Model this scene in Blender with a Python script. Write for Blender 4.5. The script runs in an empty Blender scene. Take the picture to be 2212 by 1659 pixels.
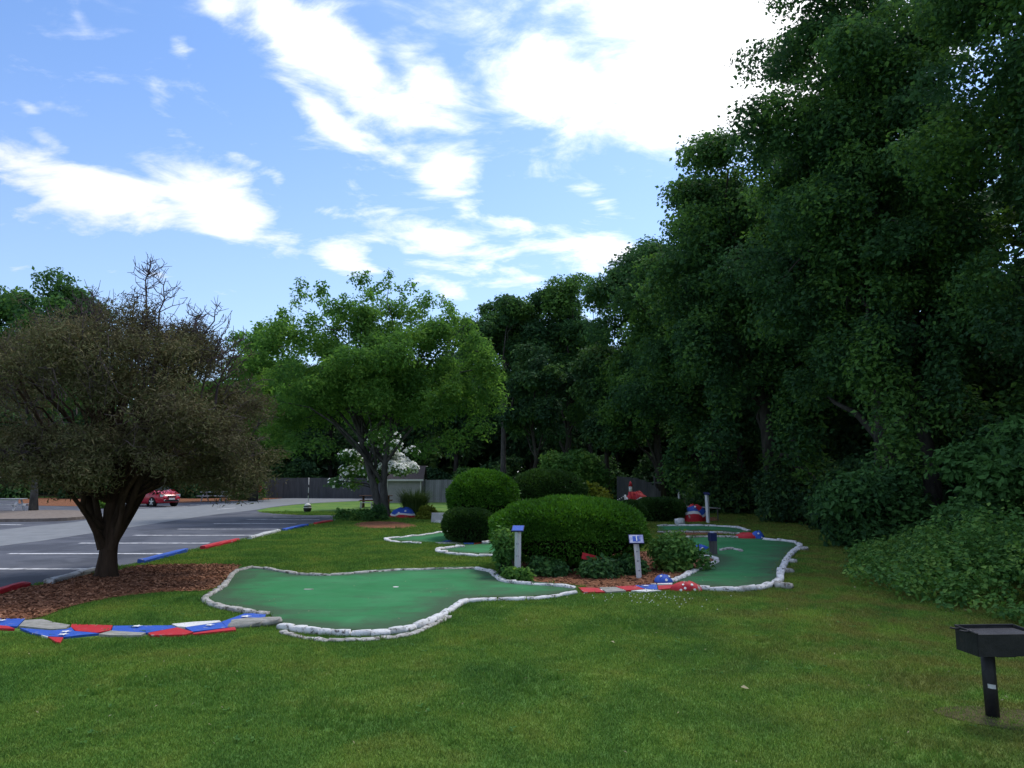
import bpy, math, random
import numpy as np
from mathutils import Vector, Matrix, Euler

R = math.radians
S = bpy.context.scene
COL = S.collection
random.seed(5)

# ------------------------------------------------------------------ camera
EYE = 1.95
PITCH = 7.15
FPX = 2212 * 26.0 / 36.0
cam_d = bpy.data.cameras.new('camera')
cam_d.lens = 26.0; cam_d.sensor_width = 36.0; cam_d.sensor_fit = 'HORIZONTAL'
cam_d.clip_start = 0.1; cam_d.clip_end = 2000
cam = bpy.data.objects.new('camera', cam_d)
cam.location = (0, 0, EYE); cam.rotation_euler = (R(90 + PITCH), 0, 0)
COL.objects.link(cam); S.camera = cam

# ------------------------------------------------------------------ light
SUN_AZ, SUN_EL = 38.0, 60.0           # azimuth from the view direction towards the right
SKY_STRENGTH = 0.12
SKY_GAIN = (1.15, 1.46, 1.84)
CLOUD_LEVEL = 9.5
EXPOSURE = 0.0
world = bpy.data.worlds.new('World'); S.world = world; world.use_nodes = True
S.view_settings.view_transform = 'Standard'; S.view_settings.look = 'None'
S.view_settings.exposure = EXPOSURE; S.view_settings.gamma = 1.0
S.view_settings.use_curve_mapping = False
S.cycles.max_bounces = 6; S.cycles.diffuse_bounces = 3; S.cycles.glossy_bounces = 2
S.cycles.transmission_bounces = 3; S.cycles.transparent_max_bounces = 4
S.cycles.use_denoising = True

sun_d = bpy.data.lights.new('sun', 'SUN')
sun_d.energy = 2.3; sun_d.angle = R(12); sun_d.color = (1.0, 0.95, 0.87)
sun = bpy.data.objects.new('sun', sun_d)
sdir = Vector((math.sin(R(SUN_AZ)) * math.cos(R(SUN_EL)), math.cos(R(SUN_AZ)) * math.cos(R(SUN_EL)), math.sin(R(SUN_EL))))
sun.rotation_euler = sdir.to_track_quat('Z', 'Y').to_euler()
COL.objects.link(sun)


def pix_dir(u, v):
    a = R(PITCH); du = (u - 1106) / FPX; dv = (829.5 - v) / FPX
    return Vector((du, math.cos(a) - dv * math.sin(a), math.sin(a) + dv * math.cos(a)))


def G(u, v, z=0.0):
    d = pix_dir(u, v); t = (z - EYE) / d.z
    return (d.x * t, d.y * t)


def P(u, v, Y):
    d = pix_dir(u, v); t = Y / d.y
    return Vector((d.x * t, Y, EYE + d.z * t))


def GP(pts, z=0.0):
    return [G(u, v, z) for u, v in pts]


def build_sky():
    nt = world.node_tree; N = nt.nodes; L = nt.links; N.clear()

    def M(op, a, b=None, c=None):
        n = N.new('ShaderNodeMath'); n.operation = op
        for i, x in enumerate((a, b, c)):
            if x is None: continue
            if isinstance(x, (int, float)): n.inputs[i].default_value = x
            else: L.new(x, n.inputs[i])
        return n.outputs[0]

    out = N.new('ShaderNodeOutputWorld'); bg = N.new('ShaderNodeBackground')
    bg.inputs['Strength'].default_value = SKY_STRENGTH
    L.new(bg.outputs[0], out.inputs[0])
    sky = N.new('ShaderNodeTexSky'); sky.sky_type = 'NISHITA'; sky.sun_disc = False
    sky.sun_elevation = R(SUN_EL); sky.sun_rotation = R(SUN_AZ)
    sky.air_density = 1.0; sky.dust_density = 1.2; sky.ozone_density = 1.5
    tc = N.new('ShaderNodeTexCoord'); sep = N.new('ShaderNodeSeparateXYZ')
    L.new(tc.outputs['Generated'], sep.inputs[0])
    X, Y, Z = sep.outputs
    az = M('ARCTAN2', X, Y); el = M('ARCSINE', Z)
    # cloud layer coordinates: where the ray meets a flat layer overhead
    den = M('ADD', M('MAXIMUM', Z, 0.0), 0.16)
    cx = M('DIVIDE', X, den); cy = M('DIVIDE', Y, den)
    comb = N.new('ShaderNodeCombineXYZ'); L.new(cx, comb.inputs[0]); L.new(cy, comb.inputs[1])
    rot = N.new('ShaderNodeMapping'); rot.inputs['Rotation'].default_value = (0, 0, R(28))
    rot.inputs['Scale'].default_value = (1.0, 1.45, 1.0); rot.inputs['Location'].default_value = (3.1, 1.7, 0)
    L.new(comb.outputs[0], rot.inputs[0])

    def noise(scale, detail, rough, dist=0.0):
        n = N.new('ShaderNodeTexNoise'); n.inputs['Scale'].default_value = scale
        n.inputs['Detail'].default_value = detail; n.inputs['Roughness'].default_value = rough
        n.inputs['Distortion'].default_value = dist
        L.new(rot.outputs[0], n.inputs['Vector']); return n.outputs['Fac']
    n_big = noise(1.1, 5, 0.6, 0.3); n_det = noise(3.6, 8, 0.62, 0.5); n_fine = noise(10.0, 6, 0.6, 0.3)

    # named cloud banks: centre, half sizes (degrees-like pixels of the photo turned into angles), tilt, weight
    def ang(u, v):
        d = pix_dir(u, v).normalized(); return math.atan2(d.x, d.y), math.asin(d.z)
    banks = [((700, 105), 300, 85, -24, 1.0), ((900, 165), 120, 75, -40, .8), ((700, 245), 130, 40, -35, .62), ((480, 10), 90, 50, -35, .7),
             ((190, 405), 260, 66, -6, .95), ((470, 445), 170, 72, -20, 1.0), ((110, 310), 90, 30, -30, .45),
             ((1220, 190), 190, 100, -30, .85), ((1360, 270), 150, 60, -25, .7), ((1640, 90), 380, 230, 0, 1.3), ((1450, 60), 200, 120, 0, .75), ((1180, 100), 260, 70, -20, .5), ((840, 330), 200, 26, -30, .36), ((1120, 500), 120, 40, -20, .5),
             ((1000, 20), 330, 70, 0, .38), ((965, 370), 70, 80, -45, .8), ((1000, 430), 70, 40, -25, .6),
             ((960, 520), 150, 42, -12, .8), ((745, 565), 80, 36, -8, .75), ((1050, 590), 150, 45, -8, .6), ((960, 620), 70, 35, -25, .6),
             ((1260, 540), 130, 70, -10, .7), ((1290, 430), 90, 35, -30, .5), ((345, 230), 38, 85, 25, .42),
             ((390, 95), 40, 30, -50, .42), ((600, 385), 40, 25, -40, .42), ((700, 455), 90, 24, 0, .36), ((60, 230), 40, 18, -35, .33),
             ((170, 30), 22, 50, 30, .32), ((1420, 320), 90, 40, -20, .5), ((500, 40), 60, 50, -40, .5)]
    acc = None
    for (c, hw, hh, tilt, wt) in banks:
        a0, e0 = ang(*c)
        da = M('MULTIPLY', M('SUBTRACT', az, a0), math.cos(e0)); de = M('SUBTRACT', el, e0)
        t = R(tilt); ct, st = math.cos(t), math.sin(t)
        p = M('ADD', M('MULTIPLY', da, ct), M('MULTIPLY', de, st))
        q = M('SUBTRACT', M('MULTIPLY', de, ct), M('MULTIPLY', da, st))
        # local angular scale
        d0 = pix_dir(*c); k = 1.0 / d0.length / FPX * 1.0
        pw = M('DIVIDE', p, hw * k); qw = M('DIVIDE', q, hh * k)
        r2 = M('ADD', M('MULTIPLY', pw, pw), M('MULTIPLY', qw, qw))
        g = M('MULTIPLY', M('EXPONENT', M('MULTIPLY', r2, -1.0)), wt)
        acc = g if acc is None else M('SMOOTH_MAX', acc, g, 0.18)
    acc = M('MINIMUM', acc, 1.15)
    # outside the picture the same broken cloud goes on
    far = M('SMOOTH_MIN', 1.0, M('MAXIMUM', M('SUBTRACT', M('ABSOLUTE', az), 0.66), 0.0), 0.05)
    up = M('MAXIMUM', M('SUBTRACT', el, 0.62), 0.0)
    outside = M('MINIMUM', M('ADD', M('MULTIPLY', far, 5.0), M('MULTIPLY', up, 6.0)), 1.0)
    general = M('MULTIPLY', M('SUBTRACT', n_big, 0.36), 2.1)
    acc = M('ADD', acc, M('MULTIPLY', outside, general))
    dens = M('ADD', acc, M('ADD', M('MULTIPLY', M('SUBTRACT', n_det, 0.5), 1.75), M('MULTIPLY', M('SUBTRACT', n_fine, 0.5), 0.55)))
    mr = N.new('ShaderNodeMapRange'); mr.interpolation_type = 'SMOOTHSTEP'
    mr.inputs['From Min'].default_value = 0.16; mr.inputs['From Max'].default_value = 0.92
    L.new(dens, mr.inputs['Value'])
    low = M('POWER', M('MAXIMUM', M('SUBTRACT', 1.0, M('DIVIDE', M('MAXIMUM', el, 0.0), 0.55)), 0.0), 1.6)
    mask = M('MULTIPLY', M('MAXIMUM', mr.outputs[0], M('MULTIPLY', low, 0.34)), 0.97)
    # clouds: bright, a touch greyer where thick and far from the sun
    thick = N.new('ShaderNodeMapRange'); thick.inputs['From Min'].default_value = 0.5; thick.inputs['From Max'].default_value = 1.5
    thick.inputs['To Min'].default_value = 1.0; thick.inputs['To Max'].default_value = 0.86
    L.new(dens, thick.inputs['Value'])
    sunv = N.new('ShaderNodeVectorMath'); sunv.operation = 'DOT_PRODUCT'; sunv.inputs[1].default_value = tuple(sdir)
    L.new(tc.outputs['Generated'], sunv.inputs[0])
    glow = N.new('ShaderNodeMapRange'); glow.inputs['From Min'].default_value = 0.3; glow.inputs['From Max'].default_value = 1.0
    glow.inputs['To Min'].default_value = 0.92; glow.inputs['To Max'].default_value = 1.7
    L.new(sunv.outputs['Value'], glow.inputs['Value'])
    lev = M('MULTIPLY', M('MULTIPLY', thick.outputs[0], glow.outputs[0]), CLOUD_LEVEL)
    cc = N.new('ShaderNodeVectorMath'); cc.operation = 'SCALE'; cc.inputs[0].default_value = (0.985, 0.99, 1.02)
    L.new(lev, cc.inputs['Scale'])
    gain = N.new('ShaderNodeVectorMath'); gain.operation = 'MULTIPLY'; gain.inputs[1].default_value = SKY_GAIN
    L.new(sky.outputs[0], gain.inputs[0])
    mix = N.new('ShaderNodeMix'); mix.data_type = 'VECTOR'
    L.new(mask, mix.inputs['Factor']); L.new(gain.outputs[0], mix.inputs[4]); L.new(cc.outputs[0], mix.inputs[5])
    L.new(mix.outputs[1], bg.inputs['Color'])


build_sky()

# ------------------------------------------------------------------ node materials
def new_mat(name):
    m = bpy.data.materials.new(name); m.use_nodes = True
    m.node_tree.nodes.clear(); return m, m.node_tree.nodes, m.node_tree.links


def ramp(N, stops):
    r = N.new('ShaderNodeValToRGB'); e = r.color_ramp.elements
    while len(e) < len(stops): e.new(0.5)
    for i, (p, c) in enumerate(stops):
        e[i].position = p; e[i].color = (c[0], c[1], c[2], 1)
    return r


def noise_n(N, L, scale, detail=5, rough=0.6, vec=None, dist=0.0):
    n = N.new('ShaderNodeTexNoise'); n.inputs['Scale'].default_value = scale
    n.inputs['Detail'].default_value = detail; n.inputs['Roughness'].default_value = rough
    n.inputs['Distortion'].default_value = dist
    if vec is not None: L.new(vec, n.inputs['Vector'])
    return n


def leaf_mat(name, stops, trans=0.3, rough=0.6, spec=0.08):
    m, N, L = new_mat(name)
    at = N.new('ShaderNodeAttribute'); at.attribute_name = 'tint'
    rp = ramp(N, stops); L.new(at.outputs['Fac'], rp.inputs[0])
    p = N.new('ShaderNodeBsdfPrincipled'); p.inputs['Roughness'].default_value = rough
    p.inputs['Specular IOR Level'].default_value = spec
    L.new(rp.outputs[0], p.inputs['Base Color'])
    t = N.new('ShaderNodeBsdfTranslucent')
    hs = N.new('ShaderNodeHueSaturation'); hs.inputs['Hue'].default_value = 0.485; hs.inputs['Saturation'].default_value = 1.1
    hs.inputs['Value'].default_value = 1.5
    L.new(rp.outputs[0], hs.inputs['Color']); L.new(hs.outputs[0], t.inputs[0])
    mx = N.new('ShaderNodeMixShader'); mx.inputs[0].default_value = trans
    L.new(p.outputs[0], mx.inputs[1]); L.new(t.outputs[0], mx.inputs[2])
    o = N.new('ShaderNodeOutputMaterial'); L.new(mx.outputs[0], o.inputs[0])
    return m


def surf_mat(name, stops, scale=3.0, detail=6, rough=0.8, spec=0.3, bump=0.0, bscale=None, coord='Object', mask2=None, stretch=None, metal=0.0):
    """noise coloured surface; mask2 = (scale, lo, hi, colour) adds worn or dirty patches"""
    m, N, L = new_mat(name)
    if coord == 'World':
        g = N.new('ShaderNodeNewGeometry'); vec = g.outputs['Position']
    else:
        tc = N.new('ShaderNodeTexCoord'); vec = tc.outputs[coord]
    if stretch:
        mp = N.new('ShaderNodeMapping'); mp.inputs['Scale'].default_value = stretch; L.new(vec, mp.inputs[0]); vec = mp.outputs[0]
    n = noise_n(N, L, scale, detail, 0.62, vec)
    rp = ramp(N, stops); L.new(n.outputs['Fac'], rp.inputs[0]); colr = rp.outputs[0]
    if mask2:
        n2 = noise_n(N, L, mask2[0], 5, 0.65, vec, 0.4)
        mr = N.new('ShaderNodeMapRange'); mr.interpolation_type = 'SMOOTHSTEP'
        mr.inputs['From Min'].default_value = mask2[1]; mr.inputs['From Max'].default_value = mask2[2]
        L.new(n2.outputs['Fac'], mr.inputs['Value'])
        mx = N.new('ShaderNodeMix'); mx.data_type = 'RGBA'
        L.new(mr.outputs[0], mx.inputs['Factor']); L.new(colr, mx.inputs[6]); mx.inputs[7].default_value = (*mask2[3], 1)
        colr = mx.outputs[2]
    p = N.new('ShaderNodeBsdfPrincipled'); p.inputs['Roughness'].default_value = rough
    p.inputs['Specular IOR Level'].default_value = spec; p.inputs['Metallic'].default_value = metal
    L.new(colr, p.inputs['Base Color'])
    if bump:
        nb = noise_n(N, L, bscale or scale * 4, 6, 0.65, vec)
        b = N.new('ShaderNodeBump'); b.inputs['Strength'].default_value = bump; b.inputs['Distance'].default_value = 0.02
        L.new(nb.outputs['Fac'], b.inputs['Height']); L.new(b.outputs[0], p.inputs['Normal'])
    o = N.new('ShaderNodeOutputMaterial'); L.new(p.outputs[0], o.inputs[0])
    return m


def grass_mat(name, blade=False):
    m, N, L = new_mat(name)
    g = N.new('ShaderNodeNewGeometry'); vec = g.outputs['Position']
    sep = N.new('ShaderNodeSeparateXYZ'); L.new(vec, sep.inputs[0])
    n1 = noise_n(N, L, 0.75, 7, 0.66, vec, 0.6)
    n2 = noise_n(N, L, 1.7, 4, 0.55, vec)
    n3 = noise_n(N, L, 40.0, 3, 0.7, vec)
    r1 = ramp(N, [(0.30, (0.046, 0.138, 0.018)), (0.48, (0.088, 0.196, 0.020)), (0.68, (0.160, 0.255, 0.026))])
    L.new(n1.outputs['Fac'], r1.inputs[0])

    def mapr(src, a, b, c=0.0, d=1.0):
        q = N.new('ShaderNodeMapRange'); q.interpolation_type = 'SMOOTHSTEP'
        q.inputs['From Min'].default_value = a; q.inputs['From Max'].default_value = b
        q.inputs['To Min'].default_value = c; q.inputs['To Max'].default_value = d
        L.new(src, q.inputs['Value']); return q.outputs[0]

    def mth(op, a, b):
        q = N.new('ShaderNodeMath'); q.operation = op
        for i, x in enumerate((a, b)):
            if isinstance(x, (int, float)): q.inputs[i].default_value = x
            else: L.new(x, q.inputs[i])
        return q.outputs[0]
    # worn brownish turf towards the wood edge and the corner by the grill
    wear = mth('MULTIPLY', mapr(sep.outputs[0], 0.6, 5.2), mapr(n2.outputs['Fac'], 0.34, 0.66))
    wear2 = mapr(mth('ADD', mth('MULTIPLY', n1.outputs['Fac'], 0.55), mth('MULTIPLY', n2.outputs['Fac'], 0.5)), 0.50, 0.72, 0, 0.32)
    wear = mth('MINIMUM', mth('MAXIMUM', mth('MULTIPLY', wear, 0.72), wear2), 1.0)
    mx = N.new('ShaderNodeMix'); mx.data_type = 'RGBA'
    L.new(wear, mx.inputs['Factor']); L.new(r1.outputs[0], mx.inputs[6]); mx.inputs[7].default_value = (0.168, 0.142, 0.034, 1)
    hs = N.new('ShaderNodeHueSaturation'); hs.inputs['Saturation'].default_value = 0.94
    L.new(mapr(n3.outputs['Fac'], 0.25, 0.75, 0.86, 1.14), hs.inputs['Value']); L.new(mx.outputs[2], hs.inputs['Color'])
    colr = hs.outputs[0]
    p = N.new('ShaderNodeBsdfPrincipled'); p.inputs['Roughness'].default_value = 0.75
    p.inputs['Specular IOR Level'].default_value = 0.15
    if blade:
        at = N.new('ShaderNodeAttribute'); at.attribute_name = 'tint'
        h2 = N.new('ShaderNodeHueSaturation'); L.new(mapr(at.outputs['Fac'], 0, 1, 0.7, 1.65), h2.inputs['Value'])
        L.new(mapr(at.outputs['Fac'], 0.75, 1.0, 0.5, 0.462), h2.inputs['Hue'])
        L.new(colr, h2.inputs['Color']); colr = h2.outputs[0]
    L.new(colr, p.inputs['Base Color'])
    o = N.new('ShaderNodeOutputMaterial')
    if blade:
        t = N.new('ShaderNodeBsdfTranslucent'); L.new(colr, t.inputs[0])
        ms = N.new('ShaderNodeMixShader'); ms.inputs[0].default_value = 0.3
        L.new(p.outputs[0], ms.inputs[1]); L.new(t.outputs[0], ms.inputs[2]); L.new(ms.outputs[0], o.inputs[0])
    else:
        nb = noise_n(N, L, 60.0, 4, 0.7, vec)
        b = N.new('ShaderNodeBump'); b.inputs['Strength'].default_value = 0.6; b.inputs['Distance'].default_value = 0.03
        L.new(nb.outputs['Fac'], b.inputs['Height']); L.new(b.outputs[0], p.inputs['Normal'])
        L.new(p.outputs[0], o.inputs[0])
    return m


MT = {}
MT['lawn'] = grass_mat('lawn_turf')
MT['blade'] = grass_mat('grass_blade', True)
MT['asphalt'] = surf_mat('asphalt', [(0.35, (0.086, 0.092, 0.112)), (0.65, (0.118, 0.124, 0.145))], 1.2, 8, 0.85, 0.25, 0.25, 90, 'World',
                         (0.45, 0.46, 0.60, (0.066, 0.071, 0.088)), None)
MT['drive'] = surf_mat('worn_asphalt', [(0.35, (0.185, 0.195, 0.205)), (0.65, (0.235, 0.245, 0.255))], 1.6, 8, 0.9, 0.2, 0.25, 90, 'World')
MT['line'] = surf_mat('line_paint', [(0.36, (0.24, 0.24, 0.26)), (0.54, (0.66, 0.66, 0.67))], 5, 6, 0.8, 0.2, 0, None, 'World')
MT['mulch'] = surf_mat('bark_mulch', [(0.32, (0.060, 0.026, 0.015)), (0.5, (0.200, 0.086, 0.046)), (0.66, (0.40, 0.19, 0.105))], 28, 8, 0.95, 0.1, 1.0, 45, 'World')
MT['chip'] = leaf_mat('bark_chip', [(0.0, (0.06, 0.026, 0.015)), (0.6, (0.20, 0.088, 0.048)), (1.0, (0.42, 0.22, 0.13))], 0.0, 0.9, 0.1)
MT['dirt'] = surf_mat('bare_dirt', [(0.3, (0.050, 0.046, 0.022)), (0.7, (0.125, 0.105, 0.055))], 14, 8, 0.95, 0.1, 0.8, 50, 'World')
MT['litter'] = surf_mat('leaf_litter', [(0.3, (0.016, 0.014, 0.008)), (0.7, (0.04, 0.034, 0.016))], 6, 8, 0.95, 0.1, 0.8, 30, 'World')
MT['gravel'] = surf_mat('tan_gravel', [(0.3, (0.16, 0.13, 0.11)), (0.7, (0.26, 0.22, 0.19))], 5, 8, 0.95, 0.1, 0.5, 50, 'World')


def carpet_mat():
    m, N, L = new_mat('green_carpet')
    g = N.new('ShaderNodeNewGeometry'); vec = g.outputs['Position']
    n1 = noise_n(N, L, 0.8, 6, 0.6, vec, 0.3); n2 = noise_n(N, L, 1.6, 7, 0.66, vec, 0.6)
    mp = N.new('ShaderNodeMapping'); mp.inputs['Scale'].default_value = (0.5, 2.2, 1); L.new(vec, mp.inputs[0]); n3 = noise_n(N, L, 1.1, 5, 0.6, mp.outputs[0], 0.4)
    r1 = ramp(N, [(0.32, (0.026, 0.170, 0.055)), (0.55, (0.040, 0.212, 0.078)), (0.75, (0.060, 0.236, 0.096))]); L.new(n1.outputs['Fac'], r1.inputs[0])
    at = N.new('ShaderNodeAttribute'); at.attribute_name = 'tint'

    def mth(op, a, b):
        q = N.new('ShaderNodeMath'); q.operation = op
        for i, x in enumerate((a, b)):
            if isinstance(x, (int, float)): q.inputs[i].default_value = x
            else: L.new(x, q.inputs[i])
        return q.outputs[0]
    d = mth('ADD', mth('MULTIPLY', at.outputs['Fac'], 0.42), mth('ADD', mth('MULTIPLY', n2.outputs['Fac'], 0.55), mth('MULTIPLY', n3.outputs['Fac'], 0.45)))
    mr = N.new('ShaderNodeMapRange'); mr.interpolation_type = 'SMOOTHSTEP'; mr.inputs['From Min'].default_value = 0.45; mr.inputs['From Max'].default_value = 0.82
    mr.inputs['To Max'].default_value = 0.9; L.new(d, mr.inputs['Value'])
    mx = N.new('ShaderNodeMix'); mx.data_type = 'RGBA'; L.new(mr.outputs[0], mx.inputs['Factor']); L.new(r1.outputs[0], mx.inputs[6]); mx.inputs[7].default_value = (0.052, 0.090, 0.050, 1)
    p = N.new('ShaderNodeBsdfPrincipled'); p.inputs['Roughness'].default_value = 0.9; p.inputs['Specular IOR Level'].default_value = 0.15
    L.new(mx.outputs[2], p.inputs['Base Color'])
    nb = noise_n(N, L, 90, 3, 0.7, vec); bp = N.new('ShaderNodeBump'); bp.inputs['Strength'].default_value = 0.25; bp.inputs['Distance'].default_value = 0.02
    L.new(nb.outputs['Fac'], bp.inputs['Height']); L.new(bp.outputs[0], p.inputs['Normal'])
    o = N.new('ShaderNodeOutputMaterial'); L.new(p.outputs[0], o.inputs[0]); return m


MT['carpet'] = carpet_mat()
MT['white_stone'] = surf_mat('whitewashed_stone', [(0.30, (0.30, 0.29, 0.27)), (0.46, (0.64, 0.64, 0.64)), (0.8, (0.80, 0.80, 0.80))], 4.4, 8, 0.85, 0.15, 1.0, 16, 'World',
                             (13, 0.54, 0.66, (0.13, 0.12, 0.11)))
MT['old_stone'] = surf_mat('worn_white_stone', [(0.32, (0.20, 0.19, 0.17)), (0.52, (0.46, 0.45, 0.42)), (0.75, (0.66, 0.66, 0.63))], 4, 8, 0.9, 0.15, 0.7, 22, 'World',
                           (12, 0.50, 0.62, (0.12, 0.11, 0.09)))


def paint(name, c, wear=(0.36, 0.34, 0.31), lo=0.60, hi=0.70):
    return surf_mat(name, [(0.3, tuple(x * 0.82 for x in c)), (0.7, c)], 5, 6, 0.6, 0.3, 0.25, 40, 'World', (6.5, lo, hi, wear))


MT['blue'] = paint('blue_paint', (0.034, 0.110, 0.50))
MT['red'] = paint('red_paint', (0.52, 0.022, 0.035))
MT['white'] = paint('white_paint', (0.76, 0.75, 0.73))
MT['navy'] = paint('navy_paint', (0.015, 0.022, 0.10))
MT['grey_slab'] = surf_mat('grey_flagstone', [(0.32, (0.20, 0.20, 0.17)), (0.55, (0.34, 0.33, 0.30)), (0.75, (0.46, 0.44, 0.42))], 7, 8, 0.9, 0.15, 0.6, 25, 'World', None, (1, 3, 1))
MT['dot'] = surf_mat('dot_paint', [(0.3, (0.74, 0.74, 0.72)), (0.7, (0.82, 0.82, 0.80))], 8, 3, 0.6, 0.3)
MT['lavender'] = surf_mat('faded_sign_face', [(0.35, (0.20, 0.22, 0.52)), (0.55, (0.50, 0.52, 0.66)), (0.75, (0.62, 0.62, 0.70))], 9, 5, 0.6, 0.3, 0, None, 'Object')
MT['tie_white'] = paint('tie_white_paint', (0.55, 0.56, 0.56), (0.20, 0.19, 0.17), 0.52, 0.66)
MT['post_white'] = surf_mat('post_white_paint', [(0.3, (0.52, 0.53, 0.55)), (0.6, (0.74, 0.74, 0.74))], 6, 6, 0.7, 0.25, 0.2, 30, 'Object', None, (1, 1, 0.2))
MT['dark_wood'] = surf_mat('dark_grey_wood', [(0.3, (0.05, 0.05, 0.05)), (0.7, (0.13, 0.125, 0.12))], 6, 6, 0.85, 0.2, 0.4, 30, 'Object', None, (1, 1, 0.15))
MT['brown_wood'] = surf_mat('brown_wood', [(0.3, (0.06, 0.028, 0.018)), (0.7, (0.12, 0.06, 0.035))], 6, 6, 0.8, 0.2, 0.3, 30, 'Object', None, (0.2, 1, 1))
MT['grey_wood'] = surf_mat('weathered_fence_wood', [(0.3, (0.17, 0.17, 0.18)), (0.7, (0.33, 0.33, 0.345))], 4, 6, 0.9, 0.15, 0.4, 30, 'World', None, (1, 1, 0.12))
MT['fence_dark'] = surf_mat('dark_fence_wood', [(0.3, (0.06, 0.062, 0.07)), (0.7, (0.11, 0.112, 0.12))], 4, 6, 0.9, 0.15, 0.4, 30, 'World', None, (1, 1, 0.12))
MT['pale_wood'] = surf_mat('pale_table_wood', [(0.3, (0.36, 0.36, 0.37)), (0.7, (0.52, 0.52, 0.52))], 5, 6, 0.85, 0.2, 0.3, 30, 'Object')
MT['iron'] = surf_mat('black_steel', [(0.35, (0.010, 0.010, 0.013)), (0.65, (0.022, 0.021, 0.024))], 9, 6, 0.55, 0.4, 0.3, 40, 'Object', (5, 0.60, 0.74, (0.06, 0.045, 0.035)))
MT['grate'] = surf_mat('grey_grate_steel', [(0.35, (0.030, 0.030, 0.038)), (0.65, (0.06, 0.06, 0.068))], 12, 5, 0.5, 0.5, 0.2, 40, 'Object')
MT['sticker'] = surf_mat('white_sticker', [(0.3, (0.45, 0.46, 0.48)), (0.7, (0.7, 0.7, 0.7))], 30, 3, 0.5, 0.3)
MT['bark_grey'] = surf_mat('grey_bark', [(0.3, (0.035, 0.034, 0.032)), (0.7, (0.13, 0.125, 0.115))], 5, 8, 0.95, 0.1, 1.0, 14, 'Object', None, (1, 1, 0.35))
MT['bark_brown'] = surf_mat('brown_bark', [(0.3, (0.020, 0.014, 0.010)), (0.7, (0.085, 0.055, 0.038))], 6, 8, 0.95, 0.1, 1.0, 16, 'Object', None, (1, 1, 0.2))
MT['bark_dark'] = surf_mat('dark_bark', [(0.3, (0.025, 0.023, 0.020)), (0.7, (0.075, 0.07, 0.06))], 5, 8, 0.95, 0.1, 0.8, 14, 'Object', None, (1, 1, 0.3))
MT['twig'] = surf_mat('grey_twig', [(0.3, (0.06, 0.045, 0.050)), (0.7, (0.13, 0.10, 0.105))], 6, 4, 0.95, 0.1)
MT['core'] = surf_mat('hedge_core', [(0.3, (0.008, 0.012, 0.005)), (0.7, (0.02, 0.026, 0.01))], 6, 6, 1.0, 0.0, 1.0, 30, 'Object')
MT['siding'] = surf_mat('beige_siding', [(0.3, (0.26, 0.25, 0.245)), (0.7, (0.33, 0.32, 0.31))], 3, 5, 0.75, 0.2, 0, None, 'Object')
MT['trim'] = surf_mat('pale_trim', [(0.3, (0.52, 0.50, 0.47)), (0.7, (0.6, 0.58, 0.55))], 3, 3, 0.7, 0.2)
MT['shingle'] = surf_mat('roof_shingle', [(0.3, (0.05, 0.042, 0.042)), (0.7, (0.10, 0.085, 0.082))], 9, 6, 0.9, 0.15, 0.6, 25, 'Object')
MT['car_red'] = surf_mat('red_car_paint', [(0.3, (0.44, 0.010, 0.030)), (0.7, (0.50, 0.014, 0.036))], 2, 2, 0.22, 0.6)
MT['glass'] = surf_mat('dark_car_glass', [(0.3, (0.012, 0.014, 0.016)), (0.7, (0.02, 0.022, 0.024))], 2, 2, 0.08, 0.6)
MT['tyre'] = surf_mat('tyre_rubber', [(0.3, (0.010, 0.010, 0.010)), (0.7, (0.02, 0.02, 0.02))], 8, 3, 0.85, 0.2)
MT['rim'] = surf_mat('wheel_alloy', [(0.3, (0.55, 0.56, 0.58)), (0.7, (0.66, 0.67, 0.69))], 4, 2, 0.3, 0.5, 0, None, 'Object', None, None, 0.6)
MT['lamp'] = surf_mat('headlamp_lens', [(0.3, (0.66, 0.66, 0.66)), (0.7, (0.8, 0.8, 0.8))], 4, 2, 0.12, 0.6)
MT['black'] = surf_mat('black_plastic', [(0.3, (0.012, 0.012, 0.013)), (0.7, (0.022, 0.022, 0.023))], 6, 3, 0.6, 0.3)
MT['petal'] = surf_mat('white_petal', [(0.3, (0.70, 0.72, 0.64)), (0.7, (0.80, 0.81, 0.76))], 4, 2, 0.8, 0.1)
MT['straw'] = surf_mat('pale_dry_leaf', [(0.3, (0.30, 0.26, 0.14)), (0.7, (0.42, 0.38, 0.24))], 9, 2, 0.8, 0.1)

LF = {}
LF['oak'] = leaf_mat('oak_leaf', [(0.0, (0.034, 0.084, 0.040)), (0.5, (0.056, 0.136, 0.046)), (1.0, (0.110, 0.225, 0.048))], 0.32)
LF['vine'] = leaf_mat('vine_leaf', [(0.0, (0.032, 0.086, 0.034)), (1.0, (0.075, 0.180, 0.046))], 0.25)
LF['far'] = leaf_mat('woodland_leaf', [(0.0, (0.028, 0.066, 0.034)), (0.6, (0.046, 0.106, 0.040)), (1.0, (0.085, 0.170, 0.044))], 0.22)
LF['crab'] = leaf_mat('bright_leaf', [(0.0, (0.066, 0.160, 0.042)), (0.6, (0.102, 0.230, 0.050)), (1.0, (0.160, 0.295, 0.064))], 0.5)
LF['juniper'] = leaf_mat('juniper_spray', [(0.0, (0.085, 0.070, 0.044)), (0.35, (0.112, 0.106, 0.052)), (0.7, (0.102, 0.116, 0.048)), (1.0, (0.165, 0.142, 0.070))], 0.15, 0.8, 0.1)
LF['yew'] = leaf_mat('yew_needle', [(0.0, (0.028, 0.090, 0.012)), (0.6, (0.058, 0.175, 0.018)), (1.0, (0.100, 0.245, 0.028))], 0.22, 0.6, 0.2)
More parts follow.
